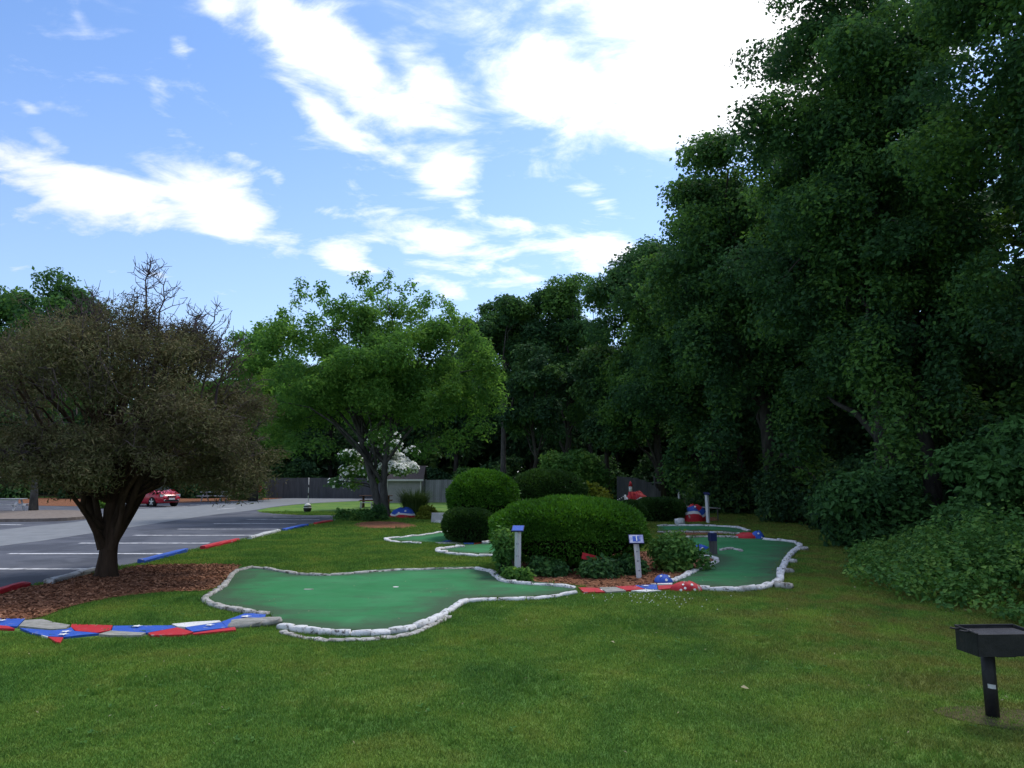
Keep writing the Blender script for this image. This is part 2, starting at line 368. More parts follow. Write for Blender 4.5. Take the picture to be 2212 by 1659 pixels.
LF['yew_dark'] = leaf_mat('dark_yew_needle', [(0.0, (0.016, 0.044, 0.012)), (0.6, (0.030, 0.078, 0.014)), (1.0, (0.050, 0.115, 0.018))], 0.2, 0.6, 0.2)
LF['brush'] = leaf_mat('undergrowth_leaf', [(0.0, (0.050, 0.130, 0.036)), (0.6, (0.086, 0.200, 0.044)), (1.0, (0.170, 0.290, 0.066))], 0.28)
LF['lime'] = leaf_mat('yellow_green_leaf', [(0.0, (0.09, 0.13, 0.018)), (1.0, (0.19, 0.22, 0.030))], 0.3)
LF['reed'] = leaf_mat('ornamental_grass_blade', [(0.0, (0.045, 0.095, 0.024)), (1.0, (0.11, 0.16, 0.055))], 0.3)

# ------------------------------------------------------------------ mesh helpers
class MB:
    """collects polygons; build() links them as ONE mesh object"""
    def __init__(self):
        self.v = []; self.f = []; self.n = 0; self.t = []

    def add(self, verts, faces, tint=0.5):
        verts = np.asarray(verts, dtype=np.float32).reshape(-1, 3)
        self.v.append(verts)
        if isinstance(faces, np.ndarray): self.f.append(faces.astype(np.int64) + self.n)
        else: self.f.extend(np.asarray(f, dtype=np.int64)[None, :] + self.n for f in faces)
        if np.isscalar(tint): tint = np.full(len(verts), tint, dtype=np.float32)
        self.t.append(np.asarray(tint, dtype=np.float32)); self.n += len(verts)

    def box(self, c, s, rz=0.0, taper=1.0, rot=None):
        x, y, z = (k / 2 for k in s)
        p = np.array([(-x, -y, -z), (x, -y, -z), (x, y, -z), (-x, y, -z), (-x * taper, -y * taper, z), (x * taper, -y * taper, z), (x * taper, y * taper, z), (-x * taper, y * taper, z)])
        m = np.array(rot.to_3x3() if rot else Matrix.Rotation(rz, 3, 'Z'))
        self.add(p @ m.T + np.array(c), np.array([(0, 3, 2, 1), (4, 5, 6, 7), (0, 1, 5, 4), (1, 2, 6, 5), (2, 3, 7, 6), (3, 0, 4, 7)]))

    def tube(self, pts, rad, k=8, cap=True, squash=None):
        pts = np.asarray(pts, dtype=float); n = len(pts)
        rad = np.full(n, rad) if np.isscalar(rad) else np.asarray(rad, dtype=float)
        tan = np.gradient(pts, axis=0) if n > 2 else np.repeat((pts[1] - pts[0])[None], 2, 0)
        tan /= np.linalg.norm(tan, axis=1)[:, None] + 1e-9
        ref = np.array([0, 0, 1.0]) if abs(tan[:, 2]).mean() < 0.8 else np.array([1.0, 0, 0])
        s = np.cross(tan, ref); s /= np.linalg.norm(s, axis=1)[:, None] + 1e-9
        w = np.cross(s, tan)
        a = np.linspace(0, 2 * np.pi, k, endpoint=False)
        ring = pts[:, None] + rad[:, None, None] * (np.cos(a)[None, :, None] * s[:, None] + np.sin(a)[None, :, None] * w[:, None])
        i = np.arange(n - 1)[:, None] * k; j = np.arange(k)[None]; j2 = (j + 1) % k
        q = np.stack([i + j, i + j2, i + k + j2, i + k + j], -1).reshape(-1, 4)
        base = self.n
        self.add(ring.reshape(-1, 3), q)
        if cap:
            self.f.append(np.arange(k)[::-1][None] + base); self.f.append(np.arange(k)[None] + base + (n - 1) * k)

    def cyl(self, c, r, h, k=14, axis='Z', r2=None):
        c = np.array(c, dtype=float); d = {'X': (1, 0, 0), 'Y': (0, 1, 0), 'Z': (0, 0, 1)}[axis]
        d = np.array(d, dtype=float)
        self.tube([c - d * h / 2, c + d * h / 2], [r, r if r2 is None else r2], k)

    def prism(self, poly, z0, z1, shrink=0.0):
        n = len(poly); p = np.array(poly, dtype=float); c = p.mean(0)
        lo = np.c_[p, np.full(n, z0)]; hi = np.c_[c + (p - c) * (1 - shrink), np.full(n, z1)]
        faces = [tuple(range(n, 2 * n))] + [(i, (i + 1) % n, n + (i + 1) % n, n + i) for i in range(n)]
        if area(poly) < 0: faces = [f[::-1] for f in faces]
        self.add(np.r_[lo, hi], faces)

    def mesh(self, name, mat, smooth=False, tint=False):
        me = bpy.data.meshes.new(name)
        v = np.concatenate(self.v); me.vertices.add(len(v)); me.vertices.foreach_set('co', v.ravel())
        tot = np.concatenate([np.full(len(f), f.shape[1]) for f in self.f]); idx = np.concatenate([f.ravel() for f in self.f])
        me.loops.add(len(idx)); me.loops.foreach_set('vertex_index', idx.astype(np.int32))
        me.polygons.add(len(tot)); st = np.concatenate([[0], np.cumsum(tot)[:-1]])
        me.polygons.foreach_set('loop_start', st.astype(np.int32))
        me.polygons.foreach_set('use_smooth', np.full(len(tot), smooth))
        if tint:
            a = me.attributes.new('tint', 'FLOAT', 'POINT'); a.data.foreach_set('value', np.concatenate(self.t))
        me.update(calc_edges=True); me.materials.append(mat)
        return me

    def build(self, name, mat, parent=None, smooth=False, tint=False, loc=None):
        return link(name, self.mesh(name, mat, smooth, tint), parent, loc)


def link(name, me, parent=None, loc=None):
    o = bpy.data.objects.new(name, me); COL.objects.link(o)
    if parent: o.parent = parent
    if loc is not None: o.location = loc
    return o


def area(p):
    return 0.5 * sum(p[i][0] * p[(i + 1) % len(p)][1] - p[(i + 1) % len(p)][0] * p[i][1] for i in range(len(p)))


def tag(o, label, cat, group=None, kind=None):
    o['label'] = label; o['category'] = cat
    if group: o['group'] = group
    if kind: o['kind'] = kind
    return o


def thing(name, label, cat, loc=(0, 0, 0), rz=0.0, group=None, kind=None):
    o = bpy.data.objects.new(name, None); o.empty_display_size = 0.2
    COL.objects.link(o); o.location = loc if len(loc) == 3 else (*loc, 0); o.rotation_euler = (0, 0, rz)
    return tag(o, label, cat, group, kind)


def sheet(name, poly, z, mat, parent=None):
    b = MB(); p = list(poly)
    if area(p) < 0: p = p[::-1]
    b.add([(x, y, z) for x, y in p], [tuple(range(len(p)))])
    o = b.build(name, mat, parent)
    if parent is None: o['kind'] = 'structure'
    return o


def smooth_line(pts, n=6, closed=False):
    """Catmull-Rom through the points"""
    p = [np.array(q, dtype=float) for q in pts]; out = []
    m = len(p); rng = range(m if closed else m - 1)
    for i in rng:
        p0 = p[(i - 1) % m] if closed or i > 0 else p[0]; p1 = p[i]; p2 = p[(i + 1) % m]
        p3 = p[(i + 2) % m] if closed or i + 2 < m else p[m - 1]
        for k in range(n):
            t = k / n
            out.append(0.5 * (2 * p1 + (p2 - p0) * t + (2 * p0 - 5 * p1 + 4 * p2 - p3) * t * t + (3 * p1 - p0 - 3 * p2 + p3) * t ** 3))
    if not closed: out.append(p[-1])
    return [tuple(q) for q in out]


def in_poly(px, py, poly):
    r = np.zeros(len(px), bool); n = len(poly); j = n - 1
    for i in range(n):
        xi, yi = poly[i]; xj, yj = poly[j]
        c = ((yi > py) != (yj > py)) & (px < (xj - xi) * (py - yi) / (yj - yi + 1e-12) + xi)
        r ^= c; j = i
    return r


# ------------------------------------------------------------------ foliage
def unit(a):
    return a / (np.linalg.norm(a, axis=-1, keepdims=True) + 1e-9)


def leaves(mb, rng, pos, nrm, length, width, tint, droop=0.25, tri=False):
    n = len(pos); nrm = unit(nrm)
    t = unit(np.cross(nrm, rng.normal(size=(n, 3)))); t[:, 2] -= droop; t = unit(t)
    s = unit(np.cross(t, nrm)); nn = np.cross(s, t)
    L = (length * np.clip(rng.lognormal(-0.05, 0.24, n), 0.5, 1.5))[:, None]; W = L * width
    if tri:
        v = np.stack([pos - s * W * 0.5, pos + s * W * 0.5, pos + t * L], 1)
        mb.add(v.reshape(-1, 3), np.arange(n * 3).reshape(-1, 3), np.repeat(tint, 3))
    else:
        v = np.stack([pos, pos + t * L * 0.45 + s * W * 0.5 + nn * L * 0.12, pos + t * L, pos + t * L * 0.45 - s * W * 0.5 + nn * L * 0.12], 1)
        mb.add(v.reshape(-1, 3), np.arange(n * 4).reshape(-1, 4), np.repeat(tint, 4))


def clump_leaves(mb, rng, clumps, n_total, length, width=0.62, up=0.55, jitter=0.55, droop=0.25, tri=False, tvar=0.22, hollow=0.45, tint_top=0.0):
    c = np.array([q[0] for q in clumps], dtype=float); r = np.array([q[1] for q in clumps], dtype=float)
    if r.ndim == 1: r = np.repeat(r[:, None], 3, 1)
    wgt = (r[:, 0] * r[:, 1] + r[:, 0] * r[:, 2] + r[:, 1] * r[:, 2]); wgt /= wgt.sum()
    k = rng.choice(len(clumps), n_total, p=wgt)
    d = unit(rng.normal(size=(n_total, 3)) + np.array([0, 0, 0.25]))
    lump = 1 + 0.22 * np.sin(d[:, 0] * 5 + k) * np.sin(d[:, 1] * 6 + 2 * k) + 0.12 * np.sin(d[:, 2] * 11 + k * 3)
    rad = (1 - hollow * rng.random(n_total) ** 1.6) * lump + rng.normal(0, 0.05, n_total)
    pos = c[k] + d * r[k] * rad[:, None]
    nrm = d * 0.55 + np.array([0, 0, up]) + rng.normal(0, jitter, (n_total, 3))
    ct = rng.uniform(0.08, 0.9, len(clumps))
    tint = np.clip(ct[k] + rng.normal(0, tvar, n_total) + tint_top * d[:, 2], 0, 1)
    leaves(mb, rng, pos, nrm, length, width, tint, droop, tri)


def limb_path(rng, a, b, n=6, wob=0.12, sag=0.0):
    a = np.array(a, float); b = np.array(b, float); t = np.linspace(0, 1, n)[:, None]
    p = a + (b - a) * t; ln = np.linalg.norm(b - a)
    p[1:-1] += rng.normal(0, wob * ln / n, (n - 2, 3))
    p[:, 2] += (np.sin(np.pi * t) * ln * (0.12 - sag))[:, 0]
    return p


def crown_clumps(rng, centre, radii, count, csize, inner=0.25, low=-0.75, flat=0.75, lobes=None):
    """big billows over the crown's surface, each made of smaller leaf clumps, plus loose clumps inside"""
    out = []; C = np.array(centre, float); Rr = np.array(radii, float); per = 7
    nl = lobes or max(7, int(count * (1 - inner) / per)); dirs = []
    while len(dirs) < nl:
        best = None
        for _ in range(6):
            d = unit(rng.normal(size=3))
            if d[2] < low: continue
            m = min([np.linalg.norm(d - q) for q in dirs], default=9)
            if best is None or m > best[0]: best = (m, d)
        if best: dirs.append(best[1])
    lr = csize * 1.55
    for d in dirs:
        r = lr * rng.uniform(0.75, 1.3); c = C + d * (Rr - r * 0.75) * rng.uniform(0.82, 1.06)
        for _ in range(per):
            e = unit(rng.normal(size=3) + np.array([0, 0, 0.45]) + d * 0.5); s_ = csize * rng.uniform(0.5, 0.95)
            out.append((c + e * np.array([r, r, r * 0.72]) * rng.uniform(0.55, 0.95), (s_, s_, s_ * flat)))
    while len(out) < max(count, nl * per + int(count * inner)):
        d = unit(rng.normal(size=3))
        if d[2] < low: continue
        s_ = csize * rng.uniform(0.7, 1.2); out.append((C + d * Rr * rng.uniform(0.2, 0.7), (s_, s_, s_ * flat)))
    return out


def tree(name, label, base, height, crown_c, crown_r, nleaf, leaf_len, leaf_mat_, bark, clumps=60, csize=1.3, trunk_r=0.3, seed=1,
         lean=(0, 0), low=-0.75, inner=0.25, extra=None, forks=1, group=None, up=0.55, limbs=16, width=0.62, cat='tree', trunk_top=None, flat=0.75, fork_tops=None, hollow=0.45):
    rng = np.random.default_rng(seed)
    t = thing(name, label, cat, (*base, 0), 0, group)
    cl = crown_clumps(rng, crown_c, crown_r, clumps, csize, inner, low, flat)
    if extra: cl += extra
    tb = MB(); top = trunk_top or (crown_c[0] * 0.8 + lean[0], crown_c[1] * 0.8 + lean[1], crown_c[2] + crown_r[2] * 0.5)
    for f in range(forks):
        off = np.array([0, 0, 0.0]) if forks == 1 else np.array([(f - (forks - 1) / 2) * trunk_r * 1.1, rng.normal(0, 0.1), 0])
        tt = np.array(top, float) + (0 if forks == 1 else np.array([(f - (forks - 1) / 2) * crown_r[0] * 0.30, 0, 0]))
        if fork_tops: p = np.array(smooth_line([off * .6 + np.array([0, 0, -.1])] + [np.array(q_, float) for q_ in fork_tops[f]], 4)); p = p[np.linspace(0, len(p) - 1, 9).round().astype(int)]
        else: p = limb_path(rng, off + np.array([0, 0, -0.1]), tt, 9, 0.10)
        q = np.linspace(0, 1, 9); rr = trunk_r / (1 if forks == 1 else 1.25) * (1 - 0.86 * q) * (1 + 0.55 * np.exp(-q * 22))
        tb.tube(p, rr, 10)
        for k in range(limbs // forks):
            i = rng.integers(2, 8); tgt = cl[rng.integers(0, len(cl))][0]
            if tgt[2] < p[i][2] - 1.5: i = max(1, i - 3)
            lp = limb_path(rng, p[i], tgt, 6, 0.18)
            tb.tube(lp, np.linspace(rr[i] * 0.55, 0.015, 6), 5, False)
    tb.build('trunk', bark, t, True)
    b = MB(); clump_leaves(b, rng, cl, nleaf, leaf_len, width, up, hollow=hollow)
    b.build('crown', leaf_mat_, t, False, True)
    return t


def shrub(name, label, base, size, nleaf, leaf_len, mat, seed=1, clumps=14, csize=0.45, up=0.5, stems=7, cat='shrub', group=None, width=0.6, tri=False, droop=0.25):
    """size = half width, half depth, height"""
    rng = np.random.default_rng(seed)
    t = thing(name, label, cat, (*base, 0), 0, group)
    cl = []
    for k in range(clumps):
        d = unit(rng.normal(size=3)); d[2] = abs(d[2])
        f = rng.uniform(0.3, 0.95); s = csize * rng.uniform(0.7, 1.3)
        cl.append((np.array([d[0] * (size[0] - s * .6) * f, d[1] * (size[1] - s * .6) * f, max(s * 0.55, d[2] * (size[2] - s * .75) * (0.35 + 0.65 * f))]), (s, s, s * 0.75)))
    sb = MB()
    for k in range(stems):
        tgt = cl[k % len(cl)][0]
        sb.tube(limb_path(rng, (rng.normal(0, .08), rng.normal(0, .08), -0.05), tgt, 5, 0.15), np.linspace(0.03, 0.008, 5), 5, False)
    sb.build('stem', MT['bark_dark'], t, True)
    b = MB(); clump_leaves(b, rng, cl, nleaf, leaf_len, width, up, tri=tri, droop=droop)
    b.build('foliage', mat, t, False, True)
    return t


def clipped_hedge(name, label, base, half, height, nleaf, mat, seed=1, power=2.6, undercut=0.35, leaf_len=0.06, rz=0.0, skirt=0.35, low_share=0.35):
    """a sheared shrub: superellipsoid shell of short sprays over a dark twiggy core"""
    rng = np.random.default_rng(seed)
    t = thing(name, label, 'hedge', (*base, 0), rz)
    hz = height * (1 - undercut * 0.5) / 2 + 0.0
    zc = height - hz

    def shell(d):
        e = power
        k = (np.abs(d[:, 0]) ** e + np.abs(d[:, 1]) ** e + np.abs(d[:, 2]) ** e) ** (-1 / e)
        p = d * k[:, None]
        lump = 1 + 0.035 * np.sin(p[:, 0] * 4.1 + seed) * np.cos(p[:, 1] * 3.7) + 0.022 * np.sin(p[:, 0] * 9 + p[:, 2] * 8 + seed) + 0.02 * np.sin(p[:, 1] * 13 - p[:, 2] * 7)
        return p * lump[:, None]
    H = np.array([half[0], half[1], hz])
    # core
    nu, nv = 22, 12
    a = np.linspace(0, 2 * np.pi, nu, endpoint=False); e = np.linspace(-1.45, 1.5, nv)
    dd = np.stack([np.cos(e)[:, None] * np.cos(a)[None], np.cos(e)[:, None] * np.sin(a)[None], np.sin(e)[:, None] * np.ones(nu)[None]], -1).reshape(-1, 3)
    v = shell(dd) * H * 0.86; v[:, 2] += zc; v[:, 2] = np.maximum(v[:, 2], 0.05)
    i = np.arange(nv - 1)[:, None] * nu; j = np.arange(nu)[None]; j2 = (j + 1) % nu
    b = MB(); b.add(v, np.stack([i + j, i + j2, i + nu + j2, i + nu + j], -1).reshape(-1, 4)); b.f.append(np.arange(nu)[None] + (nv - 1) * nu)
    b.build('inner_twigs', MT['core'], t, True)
    sb = MB()
    for k in range(9):
        x, y = rng.uniform(-.6, .6) * half[0], rng.uniform(-.7, .5) * half[1]
        sb.tube(limb_path(rng, (x * .7, y * .7, -0.05), (x * 1.25, y * 1.3, height * .5), 5, 0.1), np.linspace(0.04, 0.015, 5), 5, False)
    sb.build('stem', MT['bark_dark'], t, True)
    d = unit(rng.normal(size=(nleaf, 3)))
    d = d[(d[:, 2] > -0.15) | (rng.random(nleaf) < low_share)]
    p = shell(d) * H; n = len(p)
    inset = 1 - 0.10 * rng.random(n) ** 2 + 0.035 * rng.random(n) ** 6
    pos = p * inset[:, None]; pos[:, 2] += zc; keep = pos[:, 2] > 0.04; pos = pos[keep]; d = d[keep]; p = p[keep]; n = len(pos)
    g = unit(np.sign(p) * np.abs(p / H) ** (power - 1) / H)
    nrm = np.cross(g, rng.normal(size=(n, 3))) + g * 0.5      # sprays stand out of the surface
    tint = np.clip(0.5 + 0.2 * np.sin(pos[:, 0] * 3 + seed) + rng.normal(0, 0.22, n), 0, 1)
    mb = MB()
    tt = unit(g + rng.normal(0, 0.55, (n, 3)) + np.array([0, 0, 0.25])); s = unit(np.cross(tt, rng.normal(size=(n, 3))))
    L = (leaf_len * rng.uniform(0.6, 1.5, n) * np.where(rng.random(n) < .008, rng.uniform(1.4, 2.2, n), 1.0))[:, None]
    vv = np.stack([pos - s * L * 0.28, pos + s * L * 0.28, pos + tt * L], 1)
    mb.add(vv.reshape(-1, 3), np.arange(n * 3).reshape(-1, 3), np.repeat(tint, 3))
    mb.build('foliage', mat, t, False, True)
    return t



# ------------------------------------------------------------------ ground, lot, beds
def struct_box(name, x0, x1, y0, y1, z, mat):
    return sheet(name, [(x0, y0), (x1, y0), (x1, y1), (x0, y1)], z, mat)


struct_box('lawn', -220, 220, -30, 330, 0.0, MT['lawn'])
lot_poly = GP([(-420, 1376), (0, 1281), (205, 1234), (305, 1216), (400, 1192), (512, 1169), (600, 1149), (660, 1136), (715, 1127), (760, 1118), (775, 1113.5),
               (740, 1113), (660, 1113), (600, 1110), (562, 1106), (554, 1102.5), (580, 1097), (640, 1090), (700, 1086), (760, 1083), (870, 1080),
               (870, 1074), (760, 1074), (640, 1075), (600, 1076.5), (520, 1079), (400, 1080), (300, 1079), (0, 1080), (-420, 1080)])
lot = sheet('parking_lot', lot_poly, 0.004, MT['asphalt'])
sheet('drive_lane', GP(smooth_line([(-420, 1222), (0, 1180), (200, 1152), (330, 1132), (440, 1115), (545, 1102.5), (580, 1096.6), (640, 1089.4), (760, 1082.4), (868, 1079.5),
                                    (868, 1074.5), (760, 1074.6), (640, 1075.8), (560, 1081), (470, 1088), (400, 1095), (250, 1103), (190, 1124), (80, 1136), (-60, 1150), (-420, 1172)], 3, True)), 0.008, MT['drive'])
for (u0, u1, v) in [(-200, 208, 1230), (18, 378, 1197), (172, 452, 1174), (288, 545, 1157), (384, 600, 1143.5), (462, 640, 1131.5), (532, 690, 1123), (590, 742, 1117.5)]:
    x0, y0 = G(u0, v); x1, y1 = G(u1, v); b = MB(); w = 0.11
    b.add([(x0, y0 - w, .012), (x1, y1 - w, .012), (x1, y1 + w, .012), (x0, y0 + w, .012)], [(0, 1, 2, 3)]); b.build('parking_line', MT['line'], lot)
for (a, c) in [((-120, 1134), (48, 1134)), ((286, 1096.5), (405, 1094.5)), ((468, 1100.5), (508, 1097.5)), ((410, 1091), (448, 1090)), ((520, 1083.5), (545, 1082.5))]:
    p, q = G(*a), G(*c); d = np.array(q) - p; n = np.array((-d[1], d[0])) / np.hypot(*d) * 0.14; b = MB()
    b.add([(p[0] - n[0], p[1] - n[1], .012), (q[0] - n[0], q[1] - n[1], .012), (q[0] + n[0], q[1] + n[1], .012), (p[0] + n[0], p[1] + n[1], .012)], [(0, 1, 2, 3)]); b.build('parking_line', MT['line'], lot)

isl = smooth_line(GP([(-420, 1107), (0, 1109), (83, 1107.5), (150, 1107.5), (185, 1110), (196, 1115), (185, 1121), (125, 1126), (0, 1128), (-420, 1131)]), 4, True)
b = MB(); b.prism(isl, 0.0, 0.14); io = b.build('gravel_island', MT['gravel']); io['kind'] = 'structure'

mulch_a = smooth_line(GP([(-300, 1362), (0, 1285), (55, 1271.5), (133, 1256), (205, 1240), (255, 1233), (300, 1223), (389, 1220.5), (508, 1220.5), (516, 1227), (494, 1246), (470, 1268), (444, 1277), (417, 1278.5), (361, 1280), (278, 1288), (194, 1302), (139, 1316), (92, 1334), (45, 1341), (-300, 1372)]), 3, True)
mulch_b = smooth_line(GP([(1102, 1255), (1150, 1257.5), (1240, 1265), (1300, 1273), (1420, 1266), (1450, 1254), (1474, 1243), (1498, 1231), (1534, 1219), (1544, 1210), (1540, 1203), (1525, 1201), (1498, 1197), (1466, 1192), (1400, 1192), (1240, 1196), (1120, 1205), (1085, 1222), (1082, 1245)]), 3, True)
mulch_c = smooth_line(GP([(765, 1133), (800, 1127), (860, 1128), (896, 1134), (893, 1140), (840, 1142.5), (785, 1141)]), 3, True)
mulch_d = GP([(1440, 1149.5), (1560, 1148.5), (1606, 1153), (1600, 1156), (1560, 1155), (1440, 1159)])
mulch_e = GP([(1475, 1118), (1555, 1118), (1556, 1127), (1470, 1130)])
mulch_f = GP([(40, 1092), (170, 1094), (560, 1080.5), (610, 1076.5), (600, 1072), (300, 1074), (40, 1076)])
for p in (mulch_a, mulch_b, mulch_c, mulch_d, mulch_e, mulch_f): sheet('mulch_bed', p, 0.016, MT['mulch'])
dirt = smooth_line(GP([(2015, 1536), (2070, 1526), (2150, 1530), (2230, 1536), (2280, 1558), (2230, 1580), (2150, 1572), (2070, 1556)]), 4, True)
sheet('dirt_patch', dirt, 0.006, MT['dirt'])
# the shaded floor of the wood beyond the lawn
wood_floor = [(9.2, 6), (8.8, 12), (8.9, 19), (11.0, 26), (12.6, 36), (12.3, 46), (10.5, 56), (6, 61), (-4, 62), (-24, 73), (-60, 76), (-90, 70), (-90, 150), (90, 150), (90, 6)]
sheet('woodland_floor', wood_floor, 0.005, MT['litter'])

# ------------------------------------------------------------------ kerb timbers along the lot
ties = [((-70, 1303), (55, 1268), 'red', 'red painted kerb timber at the near end of the row, left of the spreading tree'),
        ((104, 1263), (206, 1235), 'tie_white', 'worn white kerb timber right behind the brown spreading tree trunk'),
        ((304, 1218), (400, 1193), 'blue', 'blue painted kerb timber right of the brown tree, by the long white parking line'),
        ((437, 1188), (512, 1170), 'red', 'bright red kerb timber between the blue timber and the broken white one'),
        ((538, 1166), (602, 1150), 'tie_white', 'broken greyish white kerb timber between a red and a blue timber'),
        ((612, 1148), (662, 1137), 'blue', 'blue kerb timber farther up the lot, next to the small red one'),
        ((681, 1134), (716, 1128), 'red', 'short red kerb timber farthest up the lot edge'),
        ((727, 1125), (766, 1117), 'tie_white', 'white kerb timber at the far end, left of the leafy green tree')]
for (a, c, m, lab) in ties:
    p, q = np.array(G(*a)), np.array(G(*c)); d = q - p; L_ = np.hypot(*d); an = math.atan2(d[1], d[0])
    t = thing('kerb_timber', lab, 'kerb timber', (*((p + q) / 2), 0), an, 'painted timbers edging the parking lot')
    b = MB(); k = 5
    for i in range(k):
        x0, x1 = -L_ / 2 + L_ * i / k, -L_ / 2 + L_ * (i + 1) / k
    prof = [(-.075, 0), (-.085, .07), (-.06, .10), (.05, .105), (.08, .08), (.075, 0)]
    xs = np.linspace(-L_ / 2, L_ / 2, 7); rng = np.random.default_rng(len(lab)); rows = []
    for x in xs:
        rows.append([(x, y + rng.normal(0, .006), z + (rng.normal(0, .008) if z > 0 else -.02)) for y, z in prof])
    v = np.array(rows).reshape(-1, 3); n = len(prof)
    f = [(i * n + j, i * n + (j + 1) % n, (i + 1) * n + (j + 1) % n, (i + 1) * n + j) for i in range(6) for j in range(n)]
    b.add(v, f + [tuple(range(n))[::-1], tuple(range(6 * n, 7 * n))]); b.build('timber', MT[m], t)

# ------------------------------------------------------------------ putting greens
def stone_meshes(mat, seed, n=6):
    out = []; rng = np.random.default_rng(seed)
    g = np.array([(x, y, z) for x in (-1, 0, 1) for y in (-1, 0, 1) for z in (-1, 0, 1) if (x, y, z) != (0, 0, 0)], float)
    idx = {tuple(p.astype(int)): i for i, p in enumerate(g)}; faces = []
    for ax in range(3):
        o = [k for k in range(3) if k != ax]
        for sg in (-1, 1):
            for i in (-1, 0):
                for j in (-1, 0):
                    q = []
                    for di, dj in ((0, 0), (1, 0), (1, 1), (0, 1)):
                        c = [0, 0, 0]; c[ax] = sg; c[o[0]] = i + di; c[o[1]] = j + dj; q.append(idx[tuple(c)])
                    if (sg > 0) != (ax != 1): q = q[::-1]
                    faces.append(tuple(q))
    for k in range(n):
        v = g / (np.sum(np.abs(g) ** 8, 1) ** (1 / 8))[:, None] * 0.5
        v = v * (1 + rng.normal(0, 0.085, v.shape)); b = MB(); b.add(v, faces)
        me = b.mesh('stone', mat, True); out.append(me)
    return out


STONES = stone_meshes(MT['white_stone'], 3); OLD = stone_meshes(MT['old_stone'], 4); GREY = stone_meshes(MT['grey_slab'], 5, 3)
srng = np.random.default_rng(11)


def place_stone(me, parent, x, y, z, lx, ly, lz, an, tilt=0.05):
    o = link('stone', me, parent); o.location = (x - parent.location.x, y - parent.location.y, z)
    o.rotation_euler = (srng.normal(0, tilt), srng.normal(0, tilt), an); o.scale = (lx, ly, lz); return o


def lay_stones(parent, line_uv, step=0.34, w=0.20, h=0.16, mat=None, z=None, smooth=4, world=False):
    pts = np.array(smooth_line(line_uv if world else GP(line_uv, h * 0.5), smooth)); seg = np.hypot(*np.diff(pts, axis=0).T); s = np.r_[0, np.cumsum(seg)]
    total = s[-1]; pos = 0.0; w *= 0.86; h *= 0.80
    while pos < total - 0.08:
        l = min(step * srng.uniform(0.7, 1.35), total - pos)
        a = [np.interp(pos, s, pts[:, k]) for k in (0, 1)]; c = [np.interp(pos + l, s, pts[:, k]) for k in (0, 1)]
        mid = [(a[k] + c[k]) / 2 + srng.normal(0, 0.008) for k in (0, 1)]
        hh = h * srng.uniform(0.9, 1.12)
        me = (mat or STONES)[srng.integers(0, len(mat or STONES))]
        place_stone(me, parent, mid[0], mid[1], (hh / 2 - 0.015) if z is None else z, l * 1.03, w * srng.uniform(0.85, 1.12), hh, math.atan2(c[1] - a[1], c[0] - a[0]))
        pos += l


def carpet(parent, outline, z=0.022):
    from mathutils.geometry import delaunay_2d_cdt
    p = [(x - parent.location.x, y - parent.location.y) for x, y in outline]
    q = [p[0]]
    for c in p[1:]:
        if math.hypot(c[0] - q[-1][0], c[1] - q[-1][1]) > .03: q.append(c)
    if area(q) < 0: q = q[::-1]
    pa = np.array(q); st = .22
    gx_, gy_ = np.meshgrid(np.arange(pa[:, 0].min(), pa[:, 0].max(), st), np.arange(pa[:, 1].min(), pa[:, 1].max(), st)); gx_, gy_ = gx_.ravel(), gy_.ravel()
    dist = np.min(np.hypot(gx_[:, None] - pa[None, :, 0], gy_[:, None] - pa[None, :, 1]), 1)
    ok = in_poly(gx_, gy_, q) & (dist > .08)
    vs = [Vector(c) for c in q] + [Vector((a_, b_)) for a_, b_ in zip(gx_[ok], gy_[ok])]
    n = len(q); vo, _, fo, *_ = delaunay_2d_cdt(vs, [(i, (i + 1) % n) for i in range(n)], [], 1, 1e-5)
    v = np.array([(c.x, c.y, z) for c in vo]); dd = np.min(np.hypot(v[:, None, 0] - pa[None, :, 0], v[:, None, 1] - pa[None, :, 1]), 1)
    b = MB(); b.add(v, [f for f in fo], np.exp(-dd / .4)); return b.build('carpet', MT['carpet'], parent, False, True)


# nearest green
A_left = [(576, 1323), (530, 1318), (493, 1311), (464, 1304), (447, 1296), (444, 1288), (456, 1280), (479, 1266), (492, 1254), (498, 1244), (507, 1234), (524, 1227), (554, 1225), (591, 1229), (627, 1236), (663, 1240), (724, 1240), (797, 1233.5), (858, 1229.5), (919, 1228.5), (966, 1226.5), (1029, 1226.5), (1058, 1232), (1071, 1241), (1086, 1252), (1110, 1256.5), (1154, 1259), (1195, 1262), (1241, 1267)]
A_front = [(1245, 1277.5), (1227, 1279.5), (1185, 1287), (1133, 1291), (1081, 1292), (1029, 1293), (1000, 1298), (984, 1307), (970, 1317), (953, 1328), (919, 1342), (870, 1357), (841, 1362), (773, 1364), (700, 1361), (651, 1356), (603, 1349)]
ga = thing('putting_green', 'long kidney shaped putting green nearest the camera, in front of the juniper mulch bed', 'putting green', (*G(800, 1290), 0), 0, 'stone edged mini golf greens')
green_a = smooth_line(GP(A_left), 4) + smooth_line(GP(A_front), 4)
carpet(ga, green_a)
lay_stones(ga, A_left[:9], 0.26, 0.13, 0.10, OLD); lay_stones(ga, A_left[8:22], 0.40, 0.12, 0.09, OLD); lay_stones(ga, A_left[21:], 0.32, 0.15, 0.10)
lay_stones(ga, A_front[:10], 0.27, 0.12, 0.095); lay_stones(ga, A_front[9:], 0.25, 0.13, 0.115)
lay_stones(ga, [(970, 1330), (925, 1352), (880, 1369), (846, 1374), (773, 1379), (700, 1380), (640, 1371), (612, 1362)], 0.20, 0.11, 0.06, OLD)
